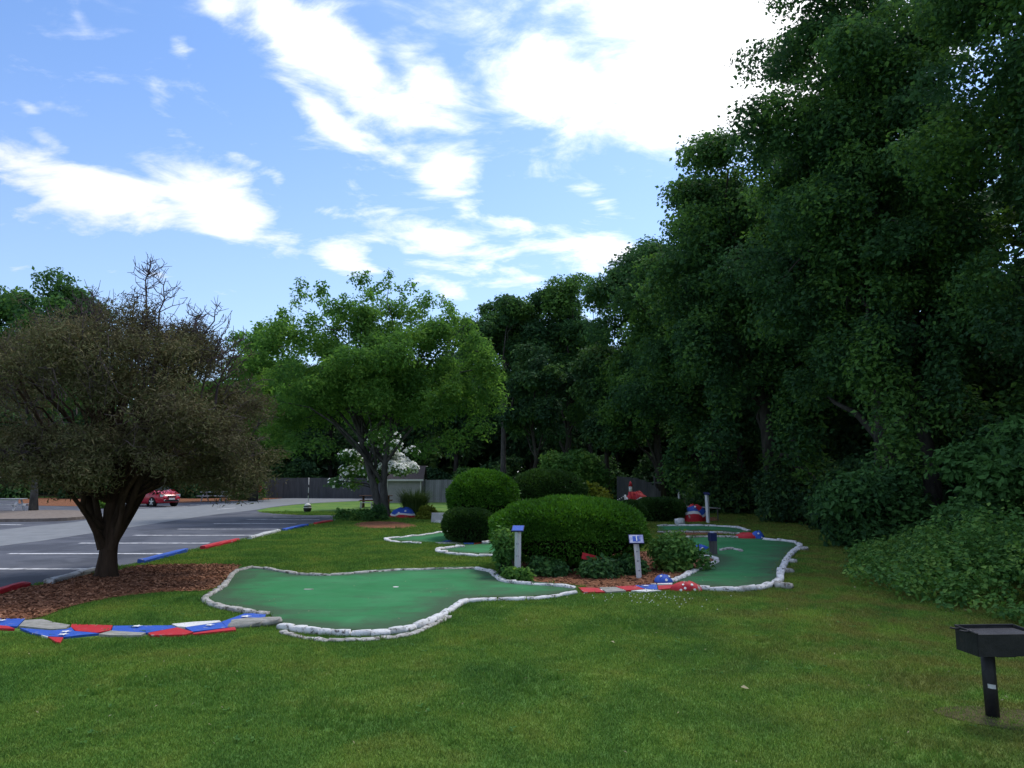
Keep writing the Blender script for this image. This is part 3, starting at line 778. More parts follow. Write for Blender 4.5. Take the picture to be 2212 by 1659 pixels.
for (u, v, l) in [(568, 1351, .50), (531, 1354, .46)]: place_stone(GREY[0], ga, *G(u, v), .035, l, .26, .11, 0.15)
b = MB(); x, y = G(855, 1271); b.cyl((x - ga.location.x, y - ga.location.y, 0.026), 0.05, 0.004, 16); b.build('hole_rim', MT['white'], ga)
b = MB(); x, y = G(667, 1276); b.box((x - ga.location.x, y - ga.location.y, 0.025), (.16, .07, .006)); b.build('patch', MT['old_stone'], ga)

# right green with the first tee
B_in = [(1452, 1254), (1474, 1243.5), (1498, 1232), (1530, 1220), (1548, 1209.5), (1543, 1203), (1525, 1200.5), (1498, 1196.5), (1462, 1191.5), (1425, 1190)]
B_back = [(1425, 1163.5), (1457, 1161), (1510, 1158), (1559, 1157.5), (1600, 1160), (1649, 1163.5), (1692, 1166.5), (1718, 1170)]
B_right = [(1720, 1171), (1728, 1178), (1716, 1188), (1702, 1202), (1694, 1217), (1685, 1236), (1686, 1250), (1668, 1259), (1632, 1268), (1583, 1271), (1534, 1269), (1498, 1266)]
gb = thing('putting_green', 'wide putting green beside the wood, right of the mulch bed with the number sign', 'putting green', (*G(1600, 1220), 0), 0, 'stone edged mini golf greens')
green_b = smooth_line(GP(B_in), 4) + smooth_line(GP(B_back), 4) + smooth_line(GP(B_right), 4)
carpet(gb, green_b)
lay_stones(gb, B_in, 0.32, 0.14, 0.10); lay_stones(gb, B_back[:5], 0.45, 0.16, 0.11, OLD); lay_stones(gb, B_back[5:], 0.4, 0.16, 0.11)
lay_stones(gb, B_right, 0.32, 0.16, 0.12)
for (u, v, r) in [(1736, 1189, .26), (1712, 1217, .2), (1703, 1238, .22), (1684, 1269, .24), (1700, 1272, .2)]: place_stone(OLD[1], gb, *G(u, v), .04, r, r * .7, .13, srng.uniform(0, 3))
# pale arc of stones round the hole
lay_stones(gb, [(1556, 1187), (1568, 1184.5), (1583, 1184), (1597, 1186), (1603, 1189)], 0.30, 0.12, 0.10, OLD)

# narrow green behind it
C_back = [(1420, 1134.5), (1469, 1134), (1522, 1134), (1583, 1137), (1602, 1140.5), (1618, 1146)]
C_front = [(1618, 1154), (1596, 1152.5), (1570, 1150), (1545, 1147.8), (1510, 1147.5), (1459, 1148), (1420, 1148.5)]
gc = thing('putting_green', 'narrow strip of green behind the wide green, below the red white and blue boulder', 'putting green', (*G(1520, 1141), 0), 0, 'stone edged mini golf greens')
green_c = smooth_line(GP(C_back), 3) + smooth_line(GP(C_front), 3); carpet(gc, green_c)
lay_stones(gc, C_back, 0.5, 0.16, 0.12, STONES); lay_stones(gc, C_front[1:], 0.5, 0.16, 0.11, OLD)
place_stone(STONES[2], gc, *G(1469, 1134), .12, .34, .3, .3, .3)

# two greens left of the clipped hedge
D_l = [(908, 1172), (871, 1170), (846, 1168), (833, 1164.5), (840, 1161), (881, 1158), (923, 1153), (958, 1147), (985, 1144)]
gd = thing('putting_green', 'small pointed green on the open lawn left of the little dark hedge', 'putting green', (*G(930, 1162), 0), 0, 'stone edged mini golf greens')
green_d = smooth_line(GP(D_l), 4) + GP([(1050, 1144), (1050, 1166), (970, 1174)]); carpet(gd, green_d)
lay_stones(gd, D_l, 0.42, 0.14, 0.09, STONES)
E_l = [(1076, 1198), (1029, 1198), (987, 1195.5), (956, 1191), (944, 1186.5), (962, 1182), (1008, 1178.5)]
ge = thing('putting_green', 'green tongue with a rounded white stone tip running under the big clipped hedge', 'putting green', (*G(1030, 1187), 0), 0, 'stone edged mini golf greens')
green_e = smooth_line(GP(E_l), 4) + GP([(1040, 1174.5), (1110, 1168), (1125, 1195)]); carpet(ge, green_e)
lay_stones(ge, E_l, 0.36, 0.15, 0.11, STONES); lay_stones(ge, [(1046, 1171), (1064, 1168.5), (1085, 1167)], 0.36, 0.2, 0.15)

# ------------------------------------------------------------------ painted flagstone walks
def z8(pts):
    return [(x * .2778, 1267.2 + y * .2778) for x, y in pts]


def star(b, x, y, r, z, an=0.3):
    p = [(x + (r if k % 2 == 0 else r * .45) * math.cos(an + k * math.pi / 5), y + (r if k % 2 == 0 else r * .45) * math.sin(an + k * math.pi / 5)) for k in range(10)]
    b.prism(p, z, z + .004)


def flagstones(parent, items, z=0.03):
    for (m, poly) in items:
        p = [(x - parent.location.x, y - parent.location.y) for x, y in GP(poly)]
        b = MB(); b.prism(p, -0.02, z + srng.normal(0, 0.005), -0.02); b.build('flagstone', MT[m], parent)


pw = thing('painted_walk', 'flat walk of red, blue and white painted flagstones leading left from the nearest green', 'walk', (*G(280, 1355), 0))
flagstones(pw, [('blue', z8([(-300, 262), (190, 262), (130, 322), (60, 322), (-300, 290)])), ('red', z8([(-300, 294), (58, 325), (110, 345), (-300, 335)])),
                ('grey_slab', z8([(195, 280), (330, 273), (430, 300), (540, 318), (505, 346), (405, 352), (150, 325)])),
                ('blue', z8([(160, 338), (395, 358), (510, 350), (550, 332), (575, 362), (770, 380), (640, 392), (500, 408), (365, 402), (240, 372)])),
                ('white', z8([(320, 396), (345, 378), (385, 396), (365, 408)])), ('red', z8([(372, 408), (490, 412), (468, 452), (430, 444)])),
                ('red', z8([(560, 309), (872, 319), (856, 356), (752, 376), (590, 362), (552, 330)])),
                ('blue', z8([(884, 321), (1330, 318), (1366, 334), (1142, 374), (990, 366), (872, 358)])),
                ('grey_slab', z8([(770, 388), (862, 362), (985, 370), (1130, 378), (1090, 397), (860, 398)])),
                ('white', z8([(1338, 308), (1500, 292), (1700, 281), (1716, 292), (1452, 332), (1382, 328)])),
                ('red', z8([(1152, 380), (1376, 337), (1500, 372), (1440, 392), (1180, 398)])),
                ('blue', z8([(1442, 337), (1720, 297), (1760, 338), (1500, 370)])), ('blue', z8([(1726, 290), (1900, 227), (2065, 222), (2060, 250), (1840, 308), (1768, 334)])),
                ('red', z8([(1508, 378), (1822, 332), (1832, 354), (1500, 388)]))])
for (x, y, r) in [(1065, 334, .06), (1630, 326, .055), (1910, 257, .07), (510, 378, .06), (490, 400, .06), (15, 288, .05)]:
    b = MB(); gx, gy = G(x * .2778, 1267.2 + y * .2778); star(b, gx - pw.location.x, gy - pw.location.y, r * 1.1, .045); b.build('star', MT['dot'], pw)
pr = thing('painted_walk', 'short painted stone walk joining the two front greens along the mulch bed', 'walk', (*G(1350, 1275), 0))
flagstones(pr, [('red', [(1249, 1273), (1292, 1275), (1306, 1283), (1262, 1284)]), ('white', [(1287, 1274.5), (1300, 1276), (1302, 1279), (1292, 1277.5)]),
                ('grey_slab', [(1296, 1273), (1330, 1272), (1352, 1280), (1310, 1283)]), ('red', [(1330, 1270.5), (1372, 1268.5), (1392, 1276), (1352, 1278.5)]),
                ('white', [(1364, 1279), (1396, 1276.5), (1428, 1278.5), (1396, 1281.5)]), ('blue', [(1372, 1267.5), (1418, 1266), (1420, 1276), (1392, 1275)]),
                ('red', [(1421, 1268), (1456, 1266), (1460, 1273), (1423, 1276)]), ('white', [(1404, 1264.5), (1452, 1262.5), (1452, 1265.5), (1420, 1265.5)])])
b = MB(); gx, gy = G(1395, 1271); star(b, gx - pr.location.x, gy - pr.location.y, .07, .045); b.build('star', MT['dot'], pr)
pl = thing('painted_walk', 'pale and blue slabs in front of the small dark hedge between two greens', 'walk', (*G(980, 1174), 0))
flagstones(pl, [('white', [(940, 1173), (985, 1172.5), (1000, 1176), (950, 1176)]), ('blue', [(955, 1171.5), (985, 1166), (990, 1170), (975, 1172)]), ('blue', [(1000, 1174), (1025, 1174), (1022, 1177.5), (1003, 1177)]), ('red', [(1026, 1174), (1042, 1171), (1046, 1174), (1024, 1178)])])

# ------------------------------------------------------------------ painted boulders
def boulder(name, label, base, size, mat, seed=1, dots=(), rz=0.0, bands=None, group=None):
    rng = np.random.default_rng(seed)
    t = thing(name, label, 'boulder', (*base, 0), rz, group)
    nu, nv = 18, 8
    a = np.linspace(0, 2 * np.pi, nu, endpoint=False); e = np.linspace(-0.25, 1.45, nv)

    def pt(az, el, s=1.0):
        d = np.array([math.cos(el) * math.cos(az), math.cos(el) * math.sin(az), math.sin(el)])
        k = 1 + .13 * math.sin(az * 2 + seed) * math.cos(el) + .09 * math.sin(az * 3 + 2 * seed + el * 2) + .06 * math.sin(az * 5 + 3 * seed + el * 4)
        return d * np.array(size) * k * s
    levels = [(e[0], e[-1], mat)] if not bands else bands
    for i, (e0, e1, mm) in enumerate(levels):
        ee = np.linspace(e0, e1, 7 if not bands else 5); b = MB()
        v = np.array([pt(x, y + (0.06 * math.sin(x * 3) if bands else 0)) for y in ee for x in a]); n = len(ee)
        ii = np.arange(n - 1)[:, None] * nu; j = np.arange(nu)[None]; j2 = (j + 1) % nu
        b.add(v, np.stack([ii + j, ii + j2, ii + nu + j2, ii + nu + j], -1).reshape(-1, 4))
        if i == len(levels) - 1: b.f.append(np.arange(nu)[None] + (n - 1) * nu)
        b.build('rock' if not bands else 'painted_band', MT[mm], t, True)
    for (az, el, r) in dots:
        c = pt(az, el, 1.01); n = unit(c / np.array(size) ** 2); b = MB(); b.tube([c - n * .01, c + n * .012], r, 10); b.build('dot', MT['dot'], t)
    return t


boulder('painted_boulder', 'low red boulder with white dots at the near left corner of the wide green', G(1484, 1276), (.25, .17, .15), 'red', 2, [(-1.9, .5, .022), (-1.25, .8, .022), (-2.3, 1.0, .02), (-1.2, .25, .022), (-2.2, .2, .022)])
boulder('painted_boulder', 'blue double boulder with white dots behind the painted walk, beside the red dotted one', G(1434, 1259), (.19, .16, .145), 'blue', 5, [(-1.5, .45, .024), (-2.2, 1.0, .022), (-.9, .9, .02)])
boulder('painted_boulder', 'small flat blue boulder lying on the wide green left of the wooden post', G(1514, 1189), (.22, .18, .15), 'blue', 7, [(-1.5, .55, .03)])
boulder('painted_boulder', 'round navy blue boulder on the back edge of the wide green', G(1637, 1164), (.19, .17, .24), 'blue', 9, [(-1.7, .75, .03), (-1.2, .2, .02)])
boulder('painted_boulder', 'dark red flat boulder left of the navy one at the back edge', G(1612, 1163), (.40, .30, .18), 'red', 4)
boulder('painted_boulder', 'blue topped boulder with a white band and red foot by the leafy green tree', G(870, 1119), (.62, .4, .48), 'blue', 3, [(-1.8, .5, .05), (-1.2, .8, .05)], 0, [(-.25, .30, 'red'), (.30, .48, 'white'), (.48, 1.45, 'blue')])
boulder('painted_boulder', 'upright boulder painted red, white and blue beside the slim white post', G(1500, 1127), (.58, .36, .72), 'blue', 6, [(-1.6, .95, .04)], 0, [(-.2, .42, 'red'), (.42, .6, 'white'), (.6, 1.0, 'blue'), (1.0, 1.45, 'red')])
boulder('painted_boulder', 'dim red, white and blue mound in the shade behind the big clipped hedge', G(1378, 1103), (.80, .45, 1.02), 'blue', 8, (), 0, [(-.2, .6, 'blue'), (.6, .78, 'white'), (.78, 1.45, 'red')])
# little capped post statue on that mound
px_, py_ = G(1363, 1104)
t = thing('capped_post', 'small white post with a red cap and red skirt beside the dim mound', 'ornament', (px_, py_, 0))
b = MB(); b.cyl((0, 0, .55), .22, 1.1, 10, 'Z', .12); b.build('skirt', MT['red'], t, True)
b = MB(); b.cyl((0, 0, 1.25), .10, .32, 10); b.build('body', MT['white'], t, True)
b = MB(); b.cyl((0, 0, 1.55), .13, .28, 10, 'Z', .03); b.build('cap', MT['red'], t, True)
t = thing('chain_fence', 'sagging white chain with red ends left of the dim painted mound', 'chain', (*G(1335, 1106), 0))
for (x, h, m) in [(-.42, .62, 'red'), (.42, .95, 'white')]:
    b = MB(); b.cyl((x, 0, h / 2), .05, h, 8); b.build('stake', MT[m], t, True)
b = MB()
for k in range(9):
    q = k / 8; b.cyl((-.42 + .84 * q, 0, .6 + .33 * q - .10 * math.sin(math.pi * q)), .035, .05, 6, 'X')
b.build('chain', MT['white'], t, True)

t = thing('red_board', 'faded red oblong board low in the dark side of the big clipped hedge', 'board', (*G(1262, 1246), 0), 0.1)
b = MB(); b.prism([(-.14, -.02), (.0, -.03), (.15, -.01), (.16, .02), (0, .03), (-.14, .02)], .33, .45); bo = b.build('board', MT['red'], t); bo.rotation_euler = (0, .25, 0)
b = MB(); b.cyl((0.02, .05, .2), .015, .42, 6); b.build('stake', MT['dark_wood'], t)

# ------------------------------------------------------------------ sign posts
def sign_post(label, base, h, w=.075, lean=(0, 0), face='front', num=None, dots=3, yaw=0.0, cap='lavender'):
    t = thing('sign_post', label, 'sign', (*base, 0), yaw, 'hole sign posts of the mini golf')
    b = MB(); b.tube([(0, 0, -.05), (lean[0] * .5, lean[1] * .5, h * .5), (lean[0], lean[1], h)], w * .62, 4); po = b.build('post', MT['post_white'], t)
    for k in range(dots):
        q = .22 + .5 * k / max(1, dots - 1); b = MB(); b.cyl((lean[0] * q, lean[1] * q - w * .455, h * q), .019, .014, 8, 'Y'); b.build('dot', MT['navy'], t)
    rot = Euler((R(52), 0, 0)) if face == 'front' else Euler((R(28), 0, 0)) if face == 'top' else Euler((R(75), R(4), R(72)))
    m = rot.to_matrix().to_4x4(); c = Vector((lean[0], lean[1] - (.03 if face == 'front' else 0), h + .03))
    pw_ = .29 if face == 'front' else .235
    b = MB(); b.box(c, (pw_, .20, .022), 0, 1.0, m); b.build('panel', MT['navy'], t)
    b = MB(); b.box(c + m @ Vector((0, 0, .0125)), (pw_ - .025, .176, .004), 0, 1.0, m); b.build('sign_face', MT[cap], t)
    if face == 'front':
        b = MB(); b.box(c + m @ Vector((.005, 0, .0155)), (.15, .12, .003), 0, 1.0, m); b.build('number_plate', MT['blue'], t)
    if num:
        f = bpy.data.curves.new('number', 'FONT'); f.body = num; f.size = .16; f.align_x = 'CENTER'; f.align_y = 'CENTER'; f.extrude = .002; f.offset = .002
        o = bpy.data.objects.new('number', f); COL.objects.link(o); o.parent = t; f.materials.append(MT['dot'])
        o.location = c + m @ Vector((.005, 0, .019)); o.rotation_euler = rot
    return t


sign_post('white post with a tilted blue and white board numbered 1 in the mulch bed', G(1381, 1250), .72, .085, (-.05, 0), 'front', '1')
sign_post('white post with an edge-on blue board in front of the big clipped hedge', G(1118, 1250), .92, .10, (.01, 0), 'top', None, 3, R(-8), 'blue')
sign_post('white post with a dark blue top standing before the painted boulder near the wood', G(1530, 1131), 1.22, .13, (-.03, 0), 'top', None, 3, 0, 'navy')
sign_post('thin far white post with a dark top standing behind the low dark hedge', G(1468, 1108), 1.20, .11, (0, 0), 'top', None, 0, 0, 'navy')
sign_post('hidden blue sign board with white spot peeping above the little dark hedge', G(992, 1141), .95, .09, (0, 0), 'top', None, 0, 0, 'navy')
t = thing('rail', 'thin pale rail resting across the boulder behind the white post', 'rail', (*G(1518, 1124), 0))
b = MB(); b.tube([(-.82, 0, .62), (0, 0, .58), (.82, 0, .53)], .028, 8); b.build('bar', MT['pale_wood'], t, True)
for x, h in ((-.6, .6), (.7, .54)):
    b = MB(); b.cyl((x, .03, h / 2), .025, h, 6); b.build('stake', MT['dark_wood'], t)
t = thing('wood_post', 'short grey wooden post with a dark blue top at the rim of the wide green', 'post', (*G(1541, 1199), 0), 0.2)
b = MB(); b.box((0, 0, .17), (.15, .15, .36)); b.build('shaft', MT['dark_wood'], t)
b = MB(); b.box((-.01, 0, .45), (.165, .165, .20)); b.build('painted_top', MT['navy'], t)
b = MB(); b.cyl((-.01, 0, .565), .055, .03, 12); b.build('cap', MT['lavender'], t)

# ------------------------------------------------------------------ grill
gx, gy = G(2145, 1548)
t = thing('pedestal_grill', 'black steel park grill on a single post in the corner of the lawn', 'grill', (gx, gy, 0), 0.06)
b = MB(); b.tube([(0, 0, -.05), (-.005, 0, .25), (-.014, -.01, .56)], .052, 16); b.build('post', MT['iron'], t, True)
b = MB(); aa = np.linspace(-2.5, -1.35, 7); v = np.array([(-.005 - .0008 * z_ + .0535 * math.cos(q_), -.001 + .0535 * math.sin(q_), .235 + .034 * z_ - .006 * k_ / 6) for z_ in (0, 1) for k_, q_ in enumerate(aa)])
b.add(v, [(k, k + 1, k + 8, k + 7) for k in range(6)]); b.build('sticker', MT['sticker'], t)
W2, D2, zb, zt = .25, .135, .535, .705; cx, cy = -.010, -.125; th = .006
for (c, s, nm) in [((cx, cy - D2, (zb + zt) / 2), (2 * W2, th, zt - zb), 'front_panel'), ((cx, cy + D2, (zb + zt) / 2 + .01), (2 * W2, th, zt - zb + .02), 'back_panel'),
                   ((cx - W2, cy, (zb + zt) / 2 + .005), (th, 2 * D2 - .008, zt - zb + .01), 'side_panel'), ((cx + W2, cy, (zb + zt) / 2 + .005), (th, 2 * D2 - .008, zt - zb + .01), 'side_panel'),
                   ((cx, cy, zb + .003), (2 * W2 - .008, 2 * D2 - .008, th), 'floor_panel')]:
    b = MB(); b.box(c, s); b.build(nm, MT['iron'], t)
b = MB()
for k in range(26):
    x = cx - W2 + .02 + k * (2 * W2 - .04) / 25; b.tube([(x, cy - D2 + .008, zt - .012), (x, cy + D2 - .008, zt - .008)], .0065, 6)
for y in (-.09, 0, .09): b.tube([(cx - W2 + .01, cy + y, zt - .022), (cx + W2 - .01, cy + y, zt - .022)], .007, 6)
b.build('cooking_grate', MT['grate'], t)
for y in (-.04, .08):
    b = MB(); b.tube([(cx - W2 + .03, cy + y, zt + .005), (cx - W2 - .04, cy + y, zt + .006), (cx - W2 - .08, cy + y, zt + .014)], .0075, 8); b.build('handle', MT['iron'], t, True)
b = MB(); b.tube([(cx - W2, cy - D2, zt + .004), (cx - W2, cy + D2, zt + .02), (cx + W2, cy + D2, zt + .02), (cx + W2, cy - D2, zt + .004)], .008, 6); b.build('rim', MT['iron'], t)
b = MB(); b.box((cx + .02, cy, zb - .012), (.16, .16, .016)); b.build('mount_plate', MT['iron'], t)

# ------------------------------------------------------------------ car
def wheel(parent, x, y, r, side):
    b = MB(); b.cyl((0, 0, 0), r, .22, 24, 'Y'); w = b.build('wheel', MT['tyre'], parent, False, False, (x, y, r))
    b = MB(); b.cyl((0, side * .112, 0), r * .68, .012, 20, 'Y'); b.build('rim', MT['black'], w)
    for k in range(5):
        a = k * 2 * math.pi / 5 + .3; b = MB(); b.box((math.cos(a) * r * .36, side * .122, math.sin(a) * r * .36), (r * .62, .012, r * .22), 0, 1, Matrix.Rotation(-a, 4, 'Y')); b.build('spoke', MT['rim'], w)
    b = MB(); b.cyl((0, side * .124, 0), r * .16, .014, 12, 'Y'); b.build('hub', MT['rim'], w)


t = thing('parked_car', 'red hatchback car parked half hidden behind the brown spreading tree', 'car', (-24.1, 50.0, 0), R(-30))
st = [(-2.06, .42, .62, .66, .70), (-2.0, .30, .95, 1.0, .80), (-1.86, .26, 1.0, 1.30, .84), (-1.55, .22, 1.0, 1.50, .86), (-.6, .20, .98, 1.56, .87), (.15, .20, .96, 1.52, .87), (.55, .20, .95, 1.36, .87), (1.0, .21, .94, 1.06, .86), (1.5, .24, .90, .98, .84), (1.9, .28, .80, .86, .76), (2.06, .34, .66, .70, .62), (2.12, .42, .56, .60, .5)]
rows = []
for (x, z0, zb_, zt_, w) in st:
    cab = zt_ - zb_ > .15; wt = w * (.74 if cab else .9)
    rows.append([(x, -w * .9, z0), (x, -w, z0 + .15), (x, -w, (z0 + zb_) / 2 + .05), (x, -w * .97, zb_), (x, -wt, zt_ - .06 if cab else zt_ - .02), (x, -wt * .6, zt_), (x, wt * .6, zt_), (x, wt, zt_ - .06 if cab else zt_ - .02), (x, w * .97, zb_), (x, w, (z0 + zb_) / 2 + .05), (x, w, z0 + .15), (x, w * .9, z0)])
n = 12; v = np.array(rows).reshape(-1, 3); f = [(i * n + j, (i + 1) * n + j, (i + 1) * n + (j + 1) % n, i * n + (j + 1) % n) for i in range(len(st) - 1) for j in range(n)]
b = MB(); b.add(v, f + [tuple(range(n)), tuple(range((len(st) - 1) * n, len(st) * n))[::-1]]); body = b.build('body', MT['car_red'], t, True)
for sgn in (-1, 1):
    for (x0, x1, xt0, xt1) in [(-1.45, -.72, -1.35, -.75), (-.66, .02, -.66, .02), (.08, .86, .08, .42)]:
        b = MB(); yb, yt = sgn * .865, sgn * .665
        b.add([(x0, yb, 1.0), (x1, yb, .99), (xt1, yt, 1.45), (xt0, yt, 1.45)], [(0, 1, 2, 3) if sgn < 0 else (3, 2, 1, 0)]); b.build('side_window', MT['glass'], t)
    b = MB(); b.box((.78, sgn * .97, 1.02), (.16, .2, .13)); b.build('mirror', MT['car_red'], t)
    b = MB(); b.box((1.93, sgn * .58, .74), (.22, .26, .15), sgn * -.35); b.build('headlight', MT['lamp'], t)
    b = MB(); b.cyl((2.09, sgn * .48, .44), .06, .08, 10, 'X'); b.build('fog_light', MT['lamp'], t)
    for x in (-1.28, 1.30): wheel(t, x, sgn * .76, .325, sgn)
b = MB(); b.add([(.62, -.60, 1.355), (.62, .60, 1.355), (1.03, .74, 1.085), (1.03, -.74, 1.085)], [(0, 3, 2, 1)]); o = b.build('windscreen', MT['glass'], t); o.location = (.02, 0, .03)
b = MB(); b.box((2.11, 0, .66), (.04, .6, .10)); b.build('grille', MT['black'], t)
b = MB(); b.box((2.12, 0, .40), (.04, 1.0, .12)); b.build('lower_intake', MT['black'], t)
b = MB(); b.box((2.145, 0, .52), (.02, .42, .11)); b.build('licence_plate', MT['white'], t)

# ------------------------------------------------------------------ tables, shed, fences, pole
def picnic_table(label, base, rz, top='pale_wood', leg='dark_wood', L_=1.85):
    t = thing('picnic_table', label, 'picnic table', (*base, 0), rz)
    for k in range(5):
        b = MB(); b.box((0, -.30 + .15 * k, .74), (L_, .138, .04)); b.build('plank', MT[top], t)
    for s in (-1, 1):
        for k in range(2):
            b = MB(); b.box((0, s * (.66 + .15 * k), .44), (L_, .138, .04)); b.build('plank', MT[top], t)
        for q in (-1, 1):
            b = MB(); b.tube([(s * L_ * .38, q * .62, 0), (s * L_ * .38, q * .18, .72)], .055, 4); b.build('leg', MT[leg], t)
        b = MB(); b.box((s * L_ * .38 + .05, 0, .40), (.04, 1.6, .09)); b.build('cross_beam', MT[leg], t)
    return t


picnic_table('grey picnic table with pale slanted legs at the left edge, on the gravel island', G(8, 1107), R(6), 'pale_wood', 'post_white', 2.0)
picnic_table('pale picnic table by the far mulch strip right of the red car', G(462, 1083), R(-4), 'pale_wood', 'pale_wood', 2.0)
picnic_table('brown picnic table on the grass behind the leafy green tree trunk', G(812, 1096), R(8), 'brown_wood', 'brown_wood', 2.1)
t = thing('bench', 'small white bench frame on the grass just left of the leafy tree trunk', 'bench', (*G(791, 1100), 0), R(-3))
b = MB(); b.box((0, 0, .40), (.74, .28, .05)); b.build('seat', MT['white'], t)
for x in (-.33, .33):
    for y in (-.10, .10):
        b = MB(); b.box((x, y, .19), (.05, .05, .38)); b.build('leg', MT['white'], t)

sx, sy = G(872, 1086)
t = thing('shed', 'low beige shed with a dark gable roof beyond the leafy green tree', 'shed', (sx, sy, 0), 0)
b = MB(); nb = 14
for k in range(nb):
    z0, z1 = k * 1.76 / nb, (k + 1) * 1.76 / nb; b.add([(-1.3, -.012, z0), (1.3, -.012, z0), (1.3, 0, z1), (-1.3, 0, z1)], [(0, 1, 2, 3)])
b.add([(-1.3, 0, 0), (1.3, 0, 0), (1.3, 2.3, 0), (-1.3, 2.3, 0), (-1.3, 0, 1.76), (1.3, 0, 1.76), (1.3, 2.3, 1.76), (-1.3, 2.3, 1.76), (1.3, 1.15, 2.68), (-1.3, 1.15, 2.68)], [(1, 2, 6, 8, 5), (2, 3, 7, 6), (3, 0, 4, 9, 7)])
b.build('wall', MT['siding'], t)
b = MB(); b.add([(-1.5, -.22, 1.74), (1.5, -.22, 1.74), (1.5, 1.15, 2.80), (-1.5, 1.15, 2.80), (1.5, 2.5, 1.74), (-1.5, 2.5, 1.74), (-1.5, -.22, 1.68), (1.5, -.22, 1.68), (1.5, 1.15, 2.73), (-1.5, 1.15, 2.73), (1.5, 2.5, 1.68), (-1.5, 2.5, 1.68)],
                [(0, 1, 2, 3), (3, 2, 4, 5), (7, 6, 9, 8), (8, 9, 11, 10), (1, 7, 8, 2), (2, 8, 10, 4), (6, 0, 3, 9), (9, 3, 5, 11)]); b.build('roof', MT['shingle'], t)
b = MB(); b.box((0, -.245, 1.70), (3.0, .035, .14)); b.build('eave_board', MT['trim'], t)
for x in (-1.27, 1.27):
    b = MB(); b.box((x, -.035, .86), (.09, .03, 1.7)); b.build('corner_board', MT['trim'], t)


def board_fence(label, a, c, h, mat, w=.15, drop=None):
    a = np.array(a); c = np.array(c); d = c - a; L_ = np.hypot(*d); t = thing('board_fence', label, 'fence', (*a, 0), math.atan2(d[1], d[0]))
    n = int(L_ / w); rng = np.random.default_rng(n); me = []
    for k in range(4):
        b = MB(); b.box((0, 0, .5), (w - .012, .022, 1.0)); me.append(b.mesh('plank', MT[mat]))
    for k in range(n):
        o = link('plank', me[k % 4], t); q = (k + .5) / n
        hh = h * (1 if drop is None else 1 - drop * q ** 3) + rng.normal(0, .012); o.location = ((k + .5) * w, rng.normal(0, .004), 0); o.scale = (1, 1, hh)
    for x in np.arange(0, L_, 2.4):
        b = MB(); b.box((x, .07, h * .51), (.10, .10, h * 1.02)); b.build('post', MT[mat], t)
    for z in (.35, h * .8):
        b = MB(); b.box((L_ / 2, .035, z), (L_, .04, .09)); b.build('rail', MT[mat], t)
    return t


board_fence('grey weathered board fence between the shed and the domed hedges', (-6.6, 57.2), (-.6, 58.2), 1.72, 'grey_wood')
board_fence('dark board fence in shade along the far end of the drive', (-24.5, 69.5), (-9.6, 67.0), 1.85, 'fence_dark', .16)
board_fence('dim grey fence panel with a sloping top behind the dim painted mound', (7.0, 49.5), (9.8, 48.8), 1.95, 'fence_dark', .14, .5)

t = thing('pole', 'thin pole with a black and white pot at its foot on the grass island', 'pole', (*G(664, 1107), 0))
b = MB(); b.cyl((.02, 0, 1.15), .022, 1.5, 8); b.build('shaft', MT['post_white'], t, True)
for z in (1.0, 1.45):
    b = MB(); b.cyl((.02, 0, z), .026, .16, 8); b.build('dark_band', MT['dark_wood'], t, True)
prof = [(.0, .13), (.10, .20), (.18, .22), (.26, .22), (.30, .21), (.36, .20), (.44, .15), (.5, .06)]
for (i0, i1, m) in [(0, 1, 'black'), (1, 3, 'black'), (3, 4, 'white'), (4, 5, 'black'), (5, 7, 'white')]:
    b = MB(); b.tube([(0, 0, prof[k][0]) for k in range(i0, i1 + 1)], [prof[k][1] for k in range(i0, i1 + 1)], 16); b.build('pot_band', MT[m], t, True)
t = thing('round_sign', 'small round reddish board on a dark stake beside the far drive', 'sign', (*G(557, 1081), 0), 0.2)
b = MB(); b.cyl((0, 0, .45), .035, .9, 8); b.build('stake', MT['dark_wood'], t)
b = MB(); b.cyl((0, -.05, .98), .30, .03, 18, 'Y'); b.build('board', MT['red'], t)
t = thing('stone_block', 'pale grey stone block at the hedge end beside the ornamental grass', 'block', (*G(955, 1129), 0), .1)
b = MB(); b.box((0, 0, .2), (.95, .5, .42), 0, .94); b.build('slab', MT['pale_wood'], t)
for k, (u, v) in enumerate([(944, 1131), (954, 1132.5)]):
    b = MB(); b.box((-.15 + .4 * k, -.42, .06), (.42, .2, .14), .2 * k, .8); b.build('step', MT['white_stone'], t)

# ------------------------------------------------------------------ clipped hedges and shrubs
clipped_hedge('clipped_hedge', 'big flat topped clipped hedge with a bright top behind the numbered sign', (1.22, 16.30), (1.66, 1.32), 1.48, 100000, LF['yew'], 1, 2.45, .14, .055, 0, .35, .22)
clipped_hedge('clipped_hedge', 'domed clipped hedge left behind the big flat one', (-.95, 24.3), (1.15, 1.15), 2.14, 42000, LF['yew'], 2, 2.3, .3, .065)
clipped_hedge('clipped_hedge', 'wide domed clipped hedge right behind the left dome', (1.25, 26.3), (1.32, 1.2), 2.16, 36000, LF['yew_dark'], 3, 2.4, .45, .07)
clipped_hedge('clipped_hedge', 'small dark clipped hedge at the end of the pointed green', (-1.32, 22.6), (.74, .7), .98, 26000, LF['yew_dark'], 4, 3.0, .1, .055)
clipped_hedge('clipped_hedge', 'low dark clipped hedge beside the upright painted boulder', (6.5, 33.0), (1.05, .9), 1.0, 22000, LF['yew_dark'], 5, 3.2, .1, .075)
clipped_hedge('clipped_hedge', 'round dark little bush at the right shoulder of the big hedge', (4.55, 29.0), (.62, .6), 1.02, 12000, LF['yew_dark'], 6, 2.2, .2, .07)

